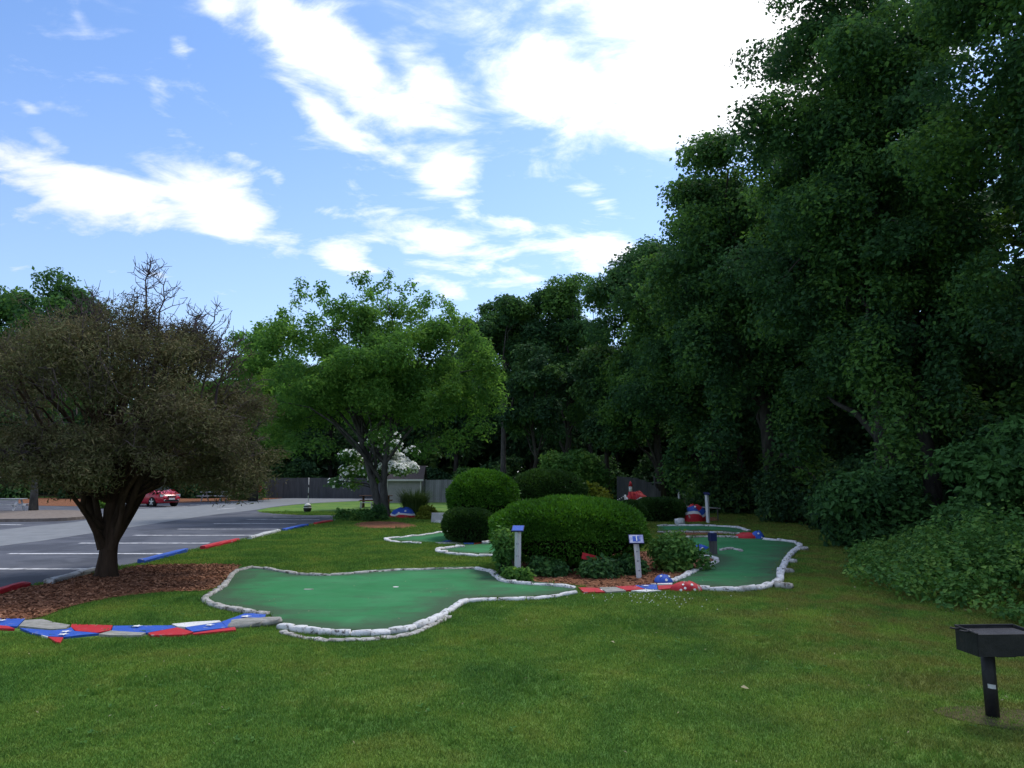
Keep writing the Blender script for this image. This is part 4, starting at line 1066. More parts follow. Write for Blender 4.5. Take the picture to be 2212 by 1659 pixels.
shrub('leafy_shrub', 'loose bright shrub at the right end of the big clipped hedge', (3.45, 16.0), (.75, .8, .95), 5200, .10, LF['brush'], 21, 16, .34)
shrub('leafy_shrub', 'low dark leaves under the big clipped hedge right of the edge-on board post', (.72, 14.95), (.55, .25, .42), 2400, .09, LF['vine'], 33, 10, .2)
shrub('leafy_shrub', 'low dark leaves under the big clipped hedge behind the numbered post', (2.35, 15.2), (.45, .25, .45), 2000, .09, LF['vine'], 34, 10, .2)
shrub('leafy_shrub', 'broad leaved dark shrub in front of the big clipped hedge', (1.66, 14.72), (.50, .28, .48), 2600, .10, LF['vine'], 22, 10, .2)
shrub('weedy_plant', 'weedy plant at the foot of the edge-on white post', (.10, 14.25), (.34, .2, .34), 1500, .08, LF['crab'], 23, 10, .15, cat='plant')
shrub('weedy_plant', 'tall pale weed climbing the left end of the big hedge', (-.14, 14.85), (.25, .3, 1.15), 1500, .09, LF['brush'], 24, 10, .2, cat='plant')
shrub('yellow_shrub', 'yellow green layered shrub right of the domed hedges', (3.7, 33.0), (1.0, .8, 1.95), 4200, .16, LF['lime'], 25, 14, .42)
shrub('leafy_shrub', 'mid green bush before the wood above the domed hedges', (4.3, 50.5), (2.8, 2.0, 5.0), 17000, .24, LF['brush'], 26, 26, .9)
shrub('leafy_shrub', 'rounded green bush over the grey fence behind the left dome', (-3.6, 60.5), (2.0, 1.5, 3.4), 8000, .24, LF['brush'], 27, 20, .8)
shrub('leafy_shrub', 'low green shrub around the foot of the leafy tree', (-6.9, 33.4), (.95, .6, .60), 6500, .12, LF['brush'], 28, 14, .3)
shrub('leafy_shrub', 'fine leaved shrub right of the leafy tree foot', (-5.9, 33.6), (.5, .45, .8), 3000, .10, LF['vine'], 29, 10, .25)
shrub('pale_shrub', 'pale yellowish shrub beside the stone block', (-3.9, 34.4), (.6, .5, .9), 2600, .12, LF['lime'], 30, 10, .26)
shrub('leafy_shrub', 'green bush beside the far drive left of the dark fence', (-22.6, 64.0), (1.9, 1.4, 2.9), 7500, .24, LF['brush'], 31, 18, .8)
shrub('leafy_shrub', 'low green plant in the far mulch bed behind the gravel island', (-25.5, 46.5), (.7, .6, .9), 2200, .14, LF['crab'], 32, 10, .3)


def grass_clump(label, base, r, h, n, seed):
    rng = np.random.default_rng(seed); t = thing('ornamental_grass', label, 'plant', (*base, 0))
    a = rng.uniform(0, 2 * np.pi, n); rr = r * .35 * np.sqrt(rng.random(n)); out = r * rng.uniform(.3, 1.0, n); hh = h * rng.uniform(.6, 1.0, n)
    d = np.stack([np.cos(a), np.sin(a), np.zeros(n)], 1); s = np.stack([-np.sin(a), np.cos(a), np.zeros(n)], 1) * .012
    p0 = d * rr[:, None]; p1 = d * (rr + out * .45)[:, None] + np.array([0, 0, 1]) * (hh * .7)[:, None]; p2 = d * (rr + out)[:, None] + np.array([0, 0, 1]) * (hh * rng.uniform(.65, 1.05, n))[:, None]
    v = np.stack([p0 - s, p0 + s, p1 + s, p1 - s, p2], 1); b = MB(); i = np.arange(n)[:, None] * 5
    b.add(v.reshape(-1, 3), np.r_[i + np.array([[0, 1, 2, 3]])], np.repeat(rng.random(n), 5)); b.f.append(i + np.array([[3, 2, 4]])); b.build('blade', LF['reed'], t, False, True)
    t['kind'] = 'thing'


grass_clump('fountain of ornamental grass before the grey board fence', (-4.75, 36.4), 1.0, 1.5, 1500, 5)

# ------------------------------------------------------------------ trees
# the brown juniper
def juniper():
    rng = np.random.default_rng(77); bx, by = G(229, 1247)
    t = thing('juniper_tree', 'brown and olive spreading juniper with bare top twigs by the parking lot', 'tree', (bx, by, 0))
    tb = MB()
    tb.tube([(0, 0, -.1), (0, 0, .08), (.01, 0, .4), (.03, 0, .9), (.02, 0, 1.3), (.08, .05, 1.8), (.02, 0, 2.6), (.15, 0, 3.6)], [.30, .21, .165, .155, .14, .10, .07, .03], 12)
    cl = []
    for k in range(92):
        a = rng.uniform(0, 2 * np.pi); q = rng.random(); f = math.sqrt(rng.random())
        zr = 1.75 + 3.2 * q; rad = 2.75 * math.sqrt(max(0.05, 1 - ((zr - 2.75) / 2.55) ** 2)) * (0.45 + .55 * f) * rng.uniform(.82, 1.08)
        s = rng.uniform(.34, .62); cl.append((np.array([math.cos(a) * rad + .12, math.sin(a) * rad, zr]), (s * 1.15, s * 1.15, s * .8)))
    for k in range(9):
        a = rng.uniform(0, 2 * np.pi); r0 = .13
        st = np.array([math.cos(a) * r0, math.sin(a) * r0, rng.uniform(.55, 1.1)]); mid = st + np.array([math.cos(a) * rng.uniform(.35, .8), math.sin(a) * .6, rng.uniform(.8, 1.2)])
        end = mid + np.array([math.cos(a) * 1.2, math.sin(a) * 1.2, rng.uniform(1.0, 2.2)])
        tb.tube(smooth_line([st, (st + mid) / 2 + rng.normal(0, .05, 3), mid, end], 4), np.linspace(.075, .022, 13), 8, False)
    for (x, z, r) in [(-.52, 1.75, .085), (.55, 1.85, .10), (-.3, 1.9, .08), (.3, 2.0, .09)]:
        tb.tube(smooth_line([(x * .15, -.05, .55), (x * .45, -.08, 1.0), (x * .85, -.1, 1.5), (x * 1.5, -.2, z + .6)], 4), np.linspace(r * 1.15, r * .5, 13), 8, False)
    for (c, s) in cl:
        p = limb_path(rng, (c[0] * .12, c[1] * .12, 1.3 + .25 * (c[2] - 1.3)), c, 6, .2); tb.tube(p, np.linspace(.035, .006, 6), 4, False)
    tb.build('trunk', MT['bark_brown'], t, True)
    # dead bare leaders above the crown
    wb = MB(); sprig = []
    for (x, y, z0, z1, n) in [(.40, 0, 4.3, 6.45, 34), (.15, .2, 4.3, 5.7, 16), (-.62, .1, 4.2, 5.72, 22), (-.95, .2, 4.2, 5.6, 18), (.85, -.2, 4.3, 5.95, 20), (1.25, .1, 4.0, 5.35, 16), (1.45, 0, 3.9, 5.5, 14), (-1.45, 0, 4.0, 5.4, 16), (2.0, .1, 3.5, 4.75, 14), (-.3, -.2, 4.3, 5.3, 12), (1.75, .1, 3.7, 4.9, 12), (-2.0, 0, 3.7, 4.8, 12)]:
        lead = limb_path(rng, (x * .9, y, z0 - .5), (x * 1.15 + rng.normal(0, .1), y, z1), 8, .10)
        wb.tube(lead, np.linspace(.030, .007, 8), 5, False)
        for k in range(n):
            q = rng.uniform(.25, .98); i = q * 7; a0 = lead[int(i)] + (lead[min(7, int(i) + 1)] - lead[int(i)]) * (i % 1)
            an = rng.uniform(0, 2 * np.pi); ln = (1.1 - q) * rng.uniform(.35, .9) + .08
            e = a0 + np.array([math.cos(an) * ln, math.sin(an) * ln, ln * rng.uniform(.4, 1.1)])
            tw = limb_path(rng, a0, e, 5, .15, .2); wb.tube(tw, np.linspace(.012, .005, 5), 3, False)
            for m in range(4):
                b0 = tw[rng.integers(1, 5)]; wb.tube([b0, b0 + rng.normal(0, .09, 3) + np.array([0, 0, .06])], [.007, .004], 3, False)
    for k in range(520):
        d = unit(rng.normal(size=3) + np.array([0, -.15, .35])); d[2] = max(d[2], -.25); st_ = np.array([.12, 0, 2.85]) + d * np.array([2.65, 2.6, 2.1]) * rng.uniform(.8, 1.0)
        tip = st_ + (d + np.array([0, 0, .35]) + rng.normal(0, .35, 3)) * rng.uniform(.25, .6); tw = limb_path(rng, st_, tip, 4, .2); wb.tube(tw, np.linspace(.010, .004, 4), 3, False)
        sprig.append((tw[2], (.11, .11, .11)))
        for m in range(3): wb.tube([tw[m], tw[m] + rng.normal(0, .10, 3)], [.006, .003], 3, False)
    wb.build('bare_twigs', MT['twig'], t)
    for k in range(46):
        a = rng.uniform(0, 2 * np.pi); rad = 2.1 * math.sqrt(rng.random()); zz = rng.uniform(1.62, 2.7) + .12 * rad; s = rng.uniform(.3, .5); cl.append((np.array([math.cos(a) * rad + .1, math.sin(a) * rad, zz]), (s * 1.1, s * 1.1, s * .8)))
    for k in range(16):
        a = rng.uniform(0, 2 * np.pi); rad = rng.uniform(2.5, 3.1); s = rng.uniform(.28, .42); cl.append((np.array([math.cos(a) * rad + .1, math.sin(a) * rad * .9, rng.uniform(1.85, 2.6)]), (s * 1.2, s * 1.2, s * .7)))
    b = MB(); clump_leaves(b, rng, cl, 150000, .082, .28, .35, .9, .0, True, .27, .85)
    top = [((x, y, z), (s, s, s * 1.5)) for (x, y, z, s) in [(.42, 0, 5.0, .28), (.15, .2, 4.8, .25), (-.62, .1, 4.75, .28), (-1.0, .2, 4.6, .25), (.9, -.2, 4.7, .2), (1.4, .1, 4.4, .25), (-1.5, 0, 4.5, .28)]]
    clump_leaves(b, rng, sprig, 9000, .07, .28, .35, .9, 0, True, .27, .9)
    clump_leaves(b, rng, top, 3600, .085, .26, .35, .8, .05, True, .25, .9)
    b.build('crown', LF['juniper'], t, False, True)


juniper()

# the bright green tree in the middle
cbx, cby = G(829, 1118)
crng = np.random.default_rng(4)
crab_x = []
for k in range(120):                                  # loose leafy sprigs round the top and the sides
    q = crng.uniform(-.15, 3.3); x = -1.0 + 6.6 * math.cos(q) * crng.uniform(.84, 1.02); z = 6.4 + 5.1 * math.sin(q) * crng.uniform(.80, 1.03)
    sr = crng.uniform(.22, .42); crab_x.append(((x, crng.uniform(-2, 2), z), (sr, sr, sr * 1.1)))
for (x, y, z, sr) in [(-6.4, 0, 7.4, .9), (-6.0, -1, 5.4, .9), (-5.2, -1, 4.0, .8), (5.0, -1, 7.0, .9), (5.2, -1, 5.4, .9), (4.6, -1.5, 4.2, .8), (3.4, -2, 3.6, .8), (2.2, -2.4, 3.2, .7), (-3.8, -2, 3.4, .8), (-2.4, -2.6, 3.3, .7), (.4, -3, 3.7, .8)]:
    crab_x.append(((x, y, z), (sr, sr, sr * .8)))
tree('leafy_tree', 'bright green broad tree with a forked grey trunk in the middle of the lawn', (cbx, cby), 12, (-.8, 0, 6.5), (6.2, 5.0, 4.2), 104000, .165, LF['crab'], MT['bark_grey'], 360, .80, .27, 12, (0, 0), -.72, .36, crab_x, 2, limbs=38, width=.55,
     fork_tops=[[(-.55, 0, 1.6), (-1.15, 0, 3.6), (-1.9, .3, 6.0), (-2.6, .2, 8.6)], [(-.05, 0, 1.6), (.1, .1, 3.6), (.55, -.2, 6.0), (.7, 0, 9.0)]], hollow=.6)


def dogwood():
    rng = np.random.default_rng(9); bx, by = (-8.2, 45.0)
    t = thing('dogwood_tree', 'small dogwood with white blossom seen behind the leafy green tree trunk', 'tree', (bx, by, 0))
    tb = MB(); cl = []
    for k in range(34):
        a = rng.uniform(0, 2 * np.pi); f = rng.uniform(.25, 1); z = rng.uniform(1.3, 4.4) if math.cos(a) < .2 else rng.uniform(2.3, 4.4); cl.append((np.array([math.cos(a) * 2.6 * f * math.sin(min(1.5, (5.0 - z) / 1.8)), math.sin(a) * 1.6 * f, z]), (.55, .55, .32)))
    for k in range(9):
        q = P(rng.uniform(845, 888), rng.uniform(968, 1025), 45.0); cl.append((np.array([q.x - bx, rng.uniform(-.6, .6), q.z]), (.42, .42, .28)))
    tb.tube(limb_path(rng, (0, 0, -.1), (0, 0, 3.6), 6, .1), np.linspace(.14, .03, 6), 8)
    for c, s in cl: tb.tube(limb_path(rng, (0, 0, .5 + .4 * c[2]), c, 5, .15), np.linspace(.04, .01, 5), 4, False)
    tb.build('trunk', MT['bark_dark'], t, True)
    b = MB(); clump_leaves(b, rng, cl, 9000, .17, .6, .7, .4, .2); b.build('crown', LF['brush'], t, False, True)
    b = MB()
    for c, s in cl:
        m = int((150 if c[0] > .7 else 22) * rng.uniform(.5, 1.3)); d = unit(rng.normal(size=(m, 3)) + np.array([0, -.3, .8])); leaves(b, rng, c + d * np.array(s) * 1.12, d + np.array([0, -.3, .4]), .17, .85, np.full(m, .5), 0)
    b.build('blossom', MT['petal'], t, False, True)


dogwood()

# tall oaks of the wood edge on the right, nearest first; each has its own crown
def vines(rng, spots):
    out = []
    for (x, y, z0, z1, r) in spots:
        for z in np.arange(z0, z1, r * .85): out.append(((x + .5 * math.sin(z * .9 + x) + rng.normal(0, .3), y + rng.normal(0, .3), z), (r * rng.uniform(.6, 1.35), r * rng.uniform(.6, 1.3), r)))
    return out


vr = np.random.default_rng(50)
OAK = dict(group='tall trees along the wood edge')
tree('oak_tree', 'nearest tall tree at the right edge, its crown running out of the frame', (13.6, 17.0), 18, (0.2, 0, 10.5), (3.9, 4.2, 7.8), 84000, .145, LF['oak'], MT['bark_dark'], 150, 1.1, .3, 31, low=-.9, limbs=24, **OAK)
tree('oak_tree', 'tallest dark tree cut by the top of the frame with vine hung columns', (12.4, 24.5), 20, (-.4, 0, 12.3), (3.9, 4.2, 9.0), 150000, .16, LF['oak'], MT['bark_dark'], 270, 1.1, .34, 32, low=-.95, limbs=28,
     extra=vines(vr, [(.5, -3.6, 2.5, 9.5, .75), (-1.6, -3.0, 1.0, 6.0, .8), (2.4, -3.4, 1, 8, .7)]), **OAK)
tree('oak_tree', 'tall dense tree whose rounded shoulder stands left of the tallest one', (11.8, 33.5), 18, (-1.2, 0, 11.8), (4.2, 4.2, 7.4), 86000, .20, LF['oak'], MT['bark_dark'], 190, 1.2, .34, 33, low=-.95, limbs=24,
     extra=vines(vr, [(-3.2, -2.2, 3, 9, .8), (.2, -3.6, 1, 6, .9)]), **OAK)
tree('oak_tree', 'dark tree stepping down from the rounded shoulder towards the middle', (11.5, 41.5), 17, (-1.6, 0, 10.6), (3.9, 4.0, 7.4), 64000, .22, LF['oak'], MT['bark_dark'], 150, 1.2, .32, 34, low=-.95, limbs=20,
     extra=vines(vr, [(-2.6, -2.6, 2, 7, .9)]), **OAK)
tree('oak_tree', 'narrower tree with a ragged top where the wall of trees bends back', (10.0, 50.0), 17, (-1.4, 0, 10.3), (3.6, 3.8, 7.6), 48000, .24, LF['oak'], MT['bark_dark'], 75, 1.3, .3, 35, low=-.95, limbs=18, **OAK)
tree('oak_tree', 'round topped tree in the far corner of the wood above the yellow shrub', (4.6, 62.5), 19, (0, 0, 12.4), (4.2, 4.0, 7.2), 44000, .27, LF['oak'], MT['bark_dark'], 80, 1.4, .3, 36, low=-.9, limbs=18, **OAK)
tree('oak_tree', 'broad topped oak right of the bright green tree, above the domed hedges', (-.6, 64.0), 20, (0, 0, 13.3), (4.1, 4.0, 7.0), 44000, .27, LF['oak'], MT['bark_grey'], 75, 1.35, .28, 37, low=-.7, limbs=20, **OAK)
tree('oak_tree', 'tree filling the wood between the two narrow gaps at the right', (16.5, 29.5), 18, (0, 0, 10.5), (3.6, 4.0, 7.5), 40000, .24, LF['far'], MT['bark_dark'], 70, 1.3, .3, 38, low=-.95, limbs=14, **OAK)
tree('oak_tree', 'overhanging tree behind the nearest one at the right edge of the frame', (18.5, 22.5), 17, (0, 0, 10.5), (3.6, 3.8, 6.8), 34000, .22, LF['oak'], MT['bark_dark'], 60, 1.2, .3, 39, low=-.8, limbs=14, **OAK)
tree('pine_tree', 'dark pointed pine top rising behind the far corner trees', (7.6, 71), 21, (0, 0, 12.5), (2.6, 2.6, 9.0), 14000, .30, LF['far'], MT['bark_dark'], 50, .95, .25, 40, low=-.9, limbs=12, width=.3, flat=.5)

# the far wood: large leaved, dense
far_spec = [(10.5, 76, 17.5, 5.2), (17, 68, 18, 5.5), (17.5, 57, 18, 5.0), (19, 47, 18, 5.0), (20, 38, 18, 5.0), (24, 30, 17, 5.0), (24, 20, 16, 4.5), (2.0, 74, 19.0, 5.0), (-5.5, 72, 16.0, 4.8), (-12, 76, 14, 5.0), (-19, 78, 14.0, 5.2), (-26, 76, 13.5, 5.2), (-33, 72, 13.5, 5.2), (-41, 76, 14, 5.6), (-50, 72, 14.5, 6.0)]
far_lab = ['tree standing behind the corner of the wood beyond the pine', 'tree deep in the wood behind the bending tree wall', 'tree deep in the wood above the fence panel', 'tree deep in the wood behind the stepping dark tree', 'tree deep in the wood behind the rounded shoulder', 'tree deep in the wood behind the tallest tree', 'tree seen through gaps at the right edge of the frame',
           'tree in the back row left of the far corner', 'tree in the back row behind the shed roof', 'tree in the back row hidden behind the bright green crown', 'tree in the back row above the dark fence', 'tree in the back row seen between juniper and bright tree', 'tree in the back row above the red car', 'tree in the back row behind the juniper left side', 'tree in the back row at the far left']
for k, ((x, y, h, r), lab) in enumerate(zip(far_spec, far_lab)):
    tree('woodland_tree', lab, (x, y), h, (0, 0, h * .52), (r, r * .8, h * .47), 13500, .40, LF['far'], MT['bark_dark'], 46, 1.75, .28, 60 + k, low=-.95, limbs=10, group='back row of the wood')
tree('leafy_tree', 'mid green tree rising at the left edge behind the juniper', G(72, 1108), 13, (-2.4, 2, 8.8), (5.6, 4.5, 5.2), 44000, .22, LF['oak'], MT['bark_grey'], 75, 1.25, .17, 81, limbs=18, low=-.7, trunk_top=(-.7, .6, 9.5))
tree('leafy_tree', 'green tree between the juniper crown and the bright tree', (-20.8, 60.0), 14, (0, 0, 7.9), (5.0, 4.0, 6.2), 34000, .26, LF['crab'], MT['bark_dark'], 60, 1.3, .25, 82, limbs=14, low=-.8)

# low growth along the wood edge
edge = [('dim bush at the foot of the stepping dark tree', (11.4, 40.4), (2.0, 1.8, 3.6), 7500, .24, 'far'), ('dim bush at the foot of the dense tree with the rounded shoulder', (12.0, 32.2), (1.9, 1.8, 3.6), 8000, .21, 'far'), ('dark leafy bush at the wood edge right of the wide green', (9.9, 20.6), (1.7, 1.8, 2.7), 9000, .17, 'vine'), ('taller dark bush inside the wood edge behind the undergrowth', (11.5, 17.5), (2.2, 2.0, 4.2), 13000, .18, 'vine'),
        ('vine covered bush at the right edge above the undergrowth', (10.6, 13.6), (2.0, 1.8, 3.6), 13000, .15, 'vine'), ('dark bush under the tall trees beyond the wide green', (13.0, 27.0), (2.2, 2.2, 3.4), 9000, .22, 'far'),
        ('shaded bush by the two pale trunks at the wood edge', (15.6, 36.5), (2.4, 2.4, 3.4), 8000, .26, 'far'), ('dark bush at the bend of the wood edge', (13.0, 47.5), (2.4, 2.2, 3.4), 8000, .28, 'far'),
        ('dark thicket below the far corner trees', (7.5, 60.5), (3.0, 2.4, 4.2), 9000, .3, 'far'), ('dark thicket below the broad topped oak', (-.6, 67.0), (3.4, 2.4, 4.4), 9000, .32, 'far'),
        ('dark thicket behind the dim fence panel', (10.6, 54.5), (2.6, 2.4, 4.0), 8000, .3, 'far'), ('dark thicket behind the shed', (-8.2, 70.0), (3.6, 2.4, 4.4), 9000, .32, 'far'),
        ('dark thicket behind the dark fence right half', (-14.8, 72.5), (3.6, 2.4, 4.6), 9000, .32, 'far'), ('dark thicket behind the dark fence left half', (-21.5, 73.5), (3.6, 2.4, 4.6), 9000, .32, 'far'),
        ('dark thicket behind the far picnic table', (-29, 69.5), (4.0, 2.4, 4.6), 9000, .32, 'far'), ('dark thicket behind the red car', (-37, 68), (4.2, 2.4, 4.6), 9000, .32, 'far'), ('dark thicket at the far left behind the gravel island', (-46, 66), (4.6, 2.4, 4.6), 9000, .32, 'far')]
for k, (lab, base, size, n, ll, mt) in enumerate(edge):
    shrub('thicket_bush', lab, base, size, n, ll, LF[mt], 100 + k, 26 if size[2] > 3 else 18, .62 if ll < .2 else .95, group='bushes along the wood edge')
# pale trunks seen at the edge of the wood
for (u, v, r, lab) in [(1716, 1116, .19, 'thick pale trunk in the dark wood edge, right of a thinner one'), (1662, 1112, .07, 'thin pale trunk left of the thick one in the dark wood edge'), (1310, 1090, .20, 'pale double trunk below the far corner trees'), (1150, 1086, .18, 'dim trunk in the wood above the wide domed hedge')]:
    bx, by = G(u, v); tree('slim_tree', lab, (bx, by), 13, (.3, .5, 7.6), (2.8, 2.6, 5.0), 13000, .28, LF['far'], MT['bark_grey' if u > 1600 else 'bark_dark'], 36, 1.0, r, int(u), limbs=8)

# the wood goes on behind: one mass of dim foliage
def deep_wood():
    rng = np.random.default_rng(33); b = MB(); cl = []
    line = smooth_line([(27, -8), (29, 15), (30, 40), (28, 62), (18, 82), (0, 88), (-25, 90), (-55, 86), (-90, 78)], 8)
    for (x, y) in line:
        for k in range(9):
            s = rng.uniform(1.8, 3.0); cl.append(((x + rng.normal(0, 2), y + rng.normal(0, 2), .8 + 1.25 * k + rng.normal(0, .5)), (s * 1.5, s * 1.5, s)))
    clump_leaves(b, rng, cl, 48000, 1.25, .75, .5, .6, .2)
    tag(b.build('deep_wood', LF['far'], None, False, True), 'dim mass of foliage deep in the wood behind the edge trees', 'wood', None, 'stuff')


deep_wood()

# undergrowth: knee high broad leaves at the right
def undergrowth():
    rng = np.random.default_rng(15); b = MB()
    poly = smooth_line(GP([(1838, 1245), (1850, 1205), (1960, 1190), (2120, 1170), (2500, 1160), (2560, 1420), (2230, 1352), (2140, 1346), (2010, 1316), (1880, 1286)]), 4, True)
    pa = np.array(poly); n = 900
    x = rng.uniform(pa[:, 0].min(), pa[:, 0].max(), 9000); y = rng.uniform(pa[:, 1].min(), pa[:, 1].max(), 9000)
    ok = in_poly(x, y, poly); x, y = x[ok][:n], y[ok][:n]
    edge_d = np.min(np.hypot(x[:, None] - pa[None, :, 0], y[:, None] - pa[None, :, 1]), 1)
    h = np.clip(.22 + .42 * edge_d, .22, 1.15) * rng.uniform(.7, 1.2, len(x))
    cl = [((x[i], y[i], h[i] * .55), (.27, .27, h[i] * .5)) for i in range(len(x))]
    clump_leaves(b, rng, cl, 70000, .085, .75, .8, .55, .25, hollow=.5)
    o = b.build('undergrowth', LF['brush'], None, False, True); tag(o, 'knee high bed of broad green leaves along the wood edge behind the grill', 'undergrowth', None, 'stuff')
    return poly


under_poly = undergrowth()

# ------------------------------------------------------------------ grass
def tuft(seed, n, r, h, w):
    rng = np.random.default_rng(seed); a = rng.uniform(0, 2 * np.pi, n); q = r * np.sqrt(rng.random(n)); b = MB()
    p = np.stack([np.cos(a) * q, np.sin(a) * q, np.full(n, -.004)], 1); yaw = rng.uniform(0, 2 * np.pi, n); s = np.stack([np.cos(yaw), np.sin(yaw), np.zeros(n)], 1) * (w * rng.uniform(.7, 1.3, n))[:, None]
    lean = rng.normal(0, .5, (n, 2)); hh = h * rng.uniform(.45, 1.15, n)
    mid = p + np.c_[lean * hh[:, None] * .35, hh * .6]; tip = p + np.c_[lean * hh[:, None] * 1.0, hh * .95]
    v = np.stack([p - s, p + s, mid + s * .8, mid - s * .8, tip], 1); i = np.arange(n)[:, None] * 5
    b.add(v.reshape(-1, 3), i + np.array([[0, 1, 2, 3]]), np.repeat(rng.random(n), 5)); b.f.append(i + np.array([[3, 2, 4]]))
    me = b.mesh('grass_tuft', MT['blade'], False, True); return bpy.data.objects.new('grass_tuft', me)


def scatter_grass():
    rng = np.random.default_rng(8)
    holes = [green_a, green_b, green_c, green_d, green_e, lot_poly, mulch_a, mulch_b, mulch_c, mulch_d, mulch_e]
    holes += [GP(z8([(-300, 262), (190, 262), (330, 273), (540, 318), (872, 319), (1330, 318), (1700, 281), (1900, 227), (2065, 222), (1840, 340), (1500, 388), (860, 400), (500, 410), (240, 372), (-300, 335)])), GP([(1249, 1272), (1330, 1270), (1456, 1262), (1460, 1275), (1396, 1281), (1262, 1284)])]
    P_, S_, K_ = [], [], []
    for (y0, y1, dens, sc, k0) in [(3.6, 6.5, 330, .8, 0), (6.5, 10, 240, .9, 0), (10, 15, 150, 1.1, 0), (15, 24, 70, 1.4, 3), (24, 42, 26, 2.0, 3)]:
        wmax = y1 * .74 + 1.5; n = int(dens * 2 * wmax * (y1 - y0)); st = 1 / math.sqrt(dens); gx_, gy_ = np.meshgrid(np.arange(-wmax, wmax, st), np.arange(y0, y1, st)); x = gx_.ravel() + rng.uniform(-.5, .5, gx_.size) * st; y = gy_.ravel() + rng.uniform(-.5, .5, gx_.size) * st; n = len(x)
        ok = np.abs(x) < y * .74 + 1.5
        for h in holes: ok &= ~in_poly(x, y, h)
        ok &= ~(in_poly(x, y, dirt) & (rng.random(n) > .5)); ok &= ~(in_poly(x, y, wood_floor) & (x > y * .05 + 9.6))
        
        x, y = x[ok], y[ok]; P_.append(np.c_[x, y, np.zeros(len(x))]); S_.append(sc * rng.uniform(.75, 1.25, len(x))); kk = k0 + rng.integers(0, 3, len(x)); cl_ = (np.sin(x * 1.7 + 1.3 * np.sin(y * 1.1)) * np.sin(y * 1.9 + 1.1 * np.sin(x * .9)) > .72) & (rng.random(len(x)) < .35); kk[(rng.random(len(x)) < .012) | cl_] = 6; K_.append(kk)
    P_ = np.concatenate(P_); S_ = np.concatenate(S_); K_ = np.concatenate(K_)
    me = bpy.data.meshes.new('grass'); me.vertices.add(len(P_)); me.vertices.foreach_set('co', P_.astype(np.float32).ravel())
    for nm, ty, ar in (('size', 'FLOAT', S_.astype(np.float32)), ('sort', 'INT', K_.astype(np.int32)), ('yaw', 'FLOAT', rng.uniform(0, 6.283, len(P_)).astype(np.float32))):
        a = me.attributes.new(nm, ty, 'POINT'); a.data.foreach_set('value', ar)
    o = link('grass', me); tag(o, 'mown lawn grass with worn brownish patches', 'grass', None, 'stuff')
    ng = bpy.data.node_groups.new('grass_scatter', 'GeometryNodeTree'); ng.interface.new_socket('Geometry', in_out='INPUT', socket_type='NodeSocketGeometry'); ng.interface.new_socket('Geometry', in_out='OUTPUT', socket_type='NodeSocketGeometry')
    N, L = ng.nodes, ng.links; gi = N.new('NodeGroupInput'); go = N.new('NodeGroupOutput'); jn = N.new('GeometryNodeJoinGeometry')

    def attr(nm, ty):
        a = N.new('GeometryNodeInputNamedAttribute'); a.data_type = ty; a.inputs[0].default_value = nm; return a.outputs['Attribute']
    sz, so, yw = attr('size', 'FLOAT'), attr('sort', 'INT'), attr('yaw', 'FLOAT')
    cb = N.new('ShaderNodeCombineXYZ'); L.new(yw, cb.inputs[2]); er = N.new('FunctionNodeEulerToRotation'); L.new(cb.outputs[0], er.inputs[0])
    for k in range(7):
        ob = tuft(200 + k, 40, .115, .036, .0028) if k < 3 else tuft(200 + k, 22, .045, .070, .0034) if k == 6 else tuft(200 + k, 44, .15, .034, .0042)
        oi = N.new('GeometryNodeObjectInfo'); oi.inputs['Object'].default_value = ob; oi.inputs['As Instance'].default_value = True
        cp = N.new('FunctionNodeCompare'); cp.data_type = 'INT'; cp.operation = 'EQUAL'; L.new(so, cp.inputs[2]); cp.inputs[3].default_value = k
        ip = N.new('GeometryNodeInstanceOnPoints'); L.new(gi.outputs[0], ip.inputs['Points']); L.new(cp.outputs[0], ip.inputs['Selection'])
        L.new(oi.outputs['Geometry'], ip.inputs['Instance']); L.new(er.outputs[0], ip.inputs['Rotation']); L.new(sz, ip.inputs['Scale']); L.new(ip.outputs[0], jn.inputs[0])
    L.new(jn.outputs[0], go.inputs[0]); o.modifiers.new('scatter', 'NODES').node_group = ng
    return len(P_)


print('tufts', scatter_grass())

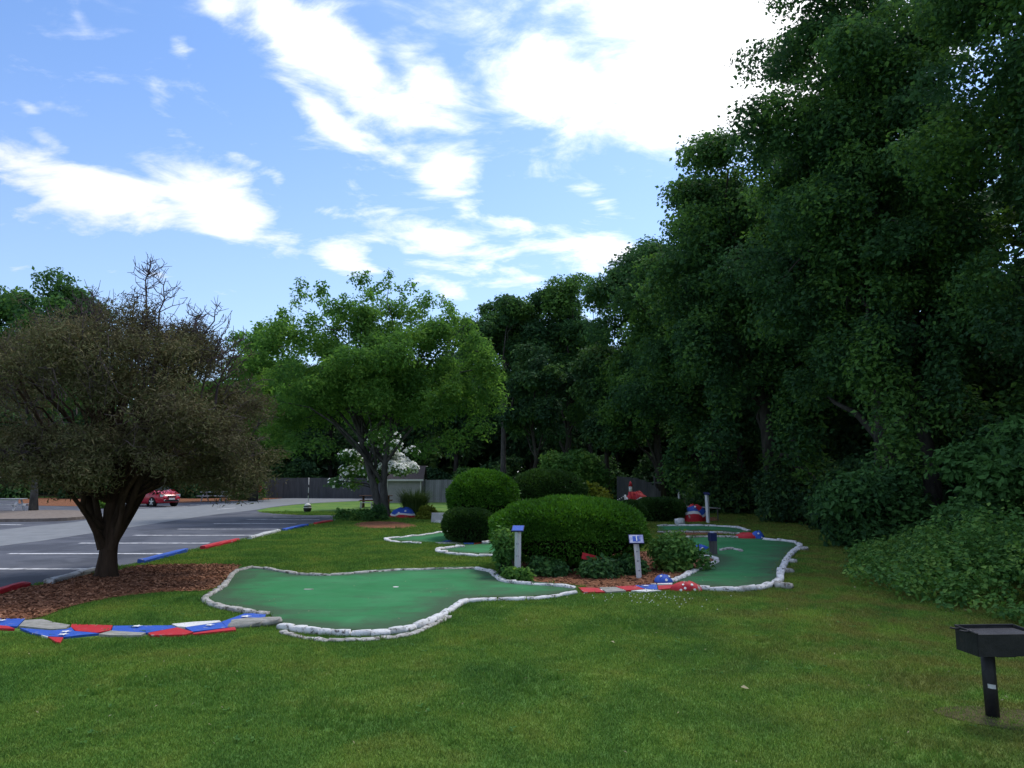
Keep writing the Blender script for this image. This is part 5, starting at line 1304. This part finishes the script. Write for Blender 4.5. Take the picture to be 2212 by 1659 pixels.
# clover blossom patch and a few fallen leaves
def small_bits():
    rng = np.random.default_rng(3); b = MB()
    c = np.array(G(1412, 1296)); n = 90
    p = np.c_[c[0] + rng.normal(0, .38, n), c[1] + rng.normal(0, .45, n), rng.uniform(.03, .06, n)]
    for q in p: b.box(q, (.011, .011, .010), rng.uniform(0, 3))
    tag(b.build('clover_blossom', MT['petal']), 'scatter of tiny white clover blossoms on the lawn before the red boulder', 'clover', None, 'stuff')
    for (u, v) in [(1320, 1393), (1850, 1275), (1600, 1495)]:
        b = MB(); leaves(b, rng, np.array([[*G(u, v), .045]]), np.array([[.2, -.3, 1.0]]), .06, .7, np.array([.5]), 0)
        lab = {1320: 'pale fallen leaf on the lawn below the painted walk', 1275: 'pale fallen leaf near the middle of the lawn', 1850: 'pale fallen leaf beside the undergrowth', 1600: 'pale fallen leaf low on the right of the lawn', 780: 'pale fallen leaf below the nearest green'}[u]
        tag(b.build('fallen_leaf', MT['straw']), lab, 'leaf', 'fallen leaves on the lawn')


    # bark chips on the mulch, broadleaf weeds and dry bits in the turf
    b = MB(); box = np.array([(-1, -1, -1), (1, -1, -1), (1, 1, -1), (-1, 1, -1), (-1, -1, 1), (1, -1, 1), (1, 1, 1), (-1, 1, 1)], float) / 2; bf = np.array([(4, 5, 6, 7), (0, 1, 5, 4), (1, 2, 6, 5), (2, 3, 7, 6), (3, 0, 4, 7)])
    for poly, n in ((mulch_a, 3800), (mulch_b, 1500)):
        pa = np.array(poly); x = rng.uniform(max(-15, pa[:, 0].min()), pa[:, 0].max(), n * 4); y = rng.uniform(pa[:, 1].min(), pa[:, 1].max(), n * 4); ok = in_poly(x, y, poly); x, y = x[ok][:n], y[ok][:n]
        for i in range(len(x)):
            m = np.array(Euler((rng.normal(0, .35), rng.normal(0, .35), rng.uniform(0, 6.28))).to_matrix()); b.add((box * np.array([rng.uniform(.03, .09), rng.uniform(.012, .03), .010])) @ m.T + np.array([x[i], y[i], .022 + .006 * rng.random()]), bf, rng.random())
    tag(b.build('bark_chips', MT['chip'], None, False, True), 'loose reddish bark chips strewn over the mulch beds', 'bark chips', None, 'stuff')
    b = MB(); n = 170; x = rng.uniform(-7, 7.5, n * 3); y = rng.uniform(4.2, 13, n * 3)
    ok = ~(in_poly(x, y, green_a) | in_poly(x, y, mulch_a) | in_poly(x, y, green_b) | in_poly(x, y, mulch_b) | in_poly(x, y, dirt)); ok &= np.sin(x * 1.3 + 2) * np.sin(y * 1.1 + x * .6) > .1; x, y = x[ok][:n], y[ok][:n]
    for i in range(len(x)):
        m = 7; a = rng.uniform(0, 6.28, m); d = np.stack([np.cos(a), np.sin(a), np.full(m, .35)], 1); leaves(b, rng, np.c_[np.full((m, 1), x[i]), np.full((m, 1), y[i]), np.full((m, 1), .022)] + d * .018, np.c_[-d[:, :2] * .3, np.ones(m)] + rng.normal(0, .15, (m, 3)), .030, .7, rng.uniform(.1, .8, m), 0)
    tag(b.build('lawn_weeds', LF['brush'], None, False, True), 'low broad leaved weeds dotted through the near lawn', 'weeds', None, 'stuff')
    b = MB(); n = 260; x = rng.uniform(-7, 8, n); y = rng.uniform(4.2, 15, n); leaves(b, rng, np.c_[x, y, rng.uniform(.022, .045, n)], np.c_[rng.normal(0, .4, (n, 2)), np.ones(n)], .030, .35, rng.random(n), 0)
    tag(b.build('dry_bits', MT['straw'], None, False, True), 'tiny pale dry bits lying in the grass and on the greens', 'litter', None, 'stuff')


small_bits()
tris = sum(len(o.data.loops) - 2 * len(o.data.polygons) for o in S.objects if o.type == 'MESH')
print('triangles', tris, 'objects', len(S.objects))
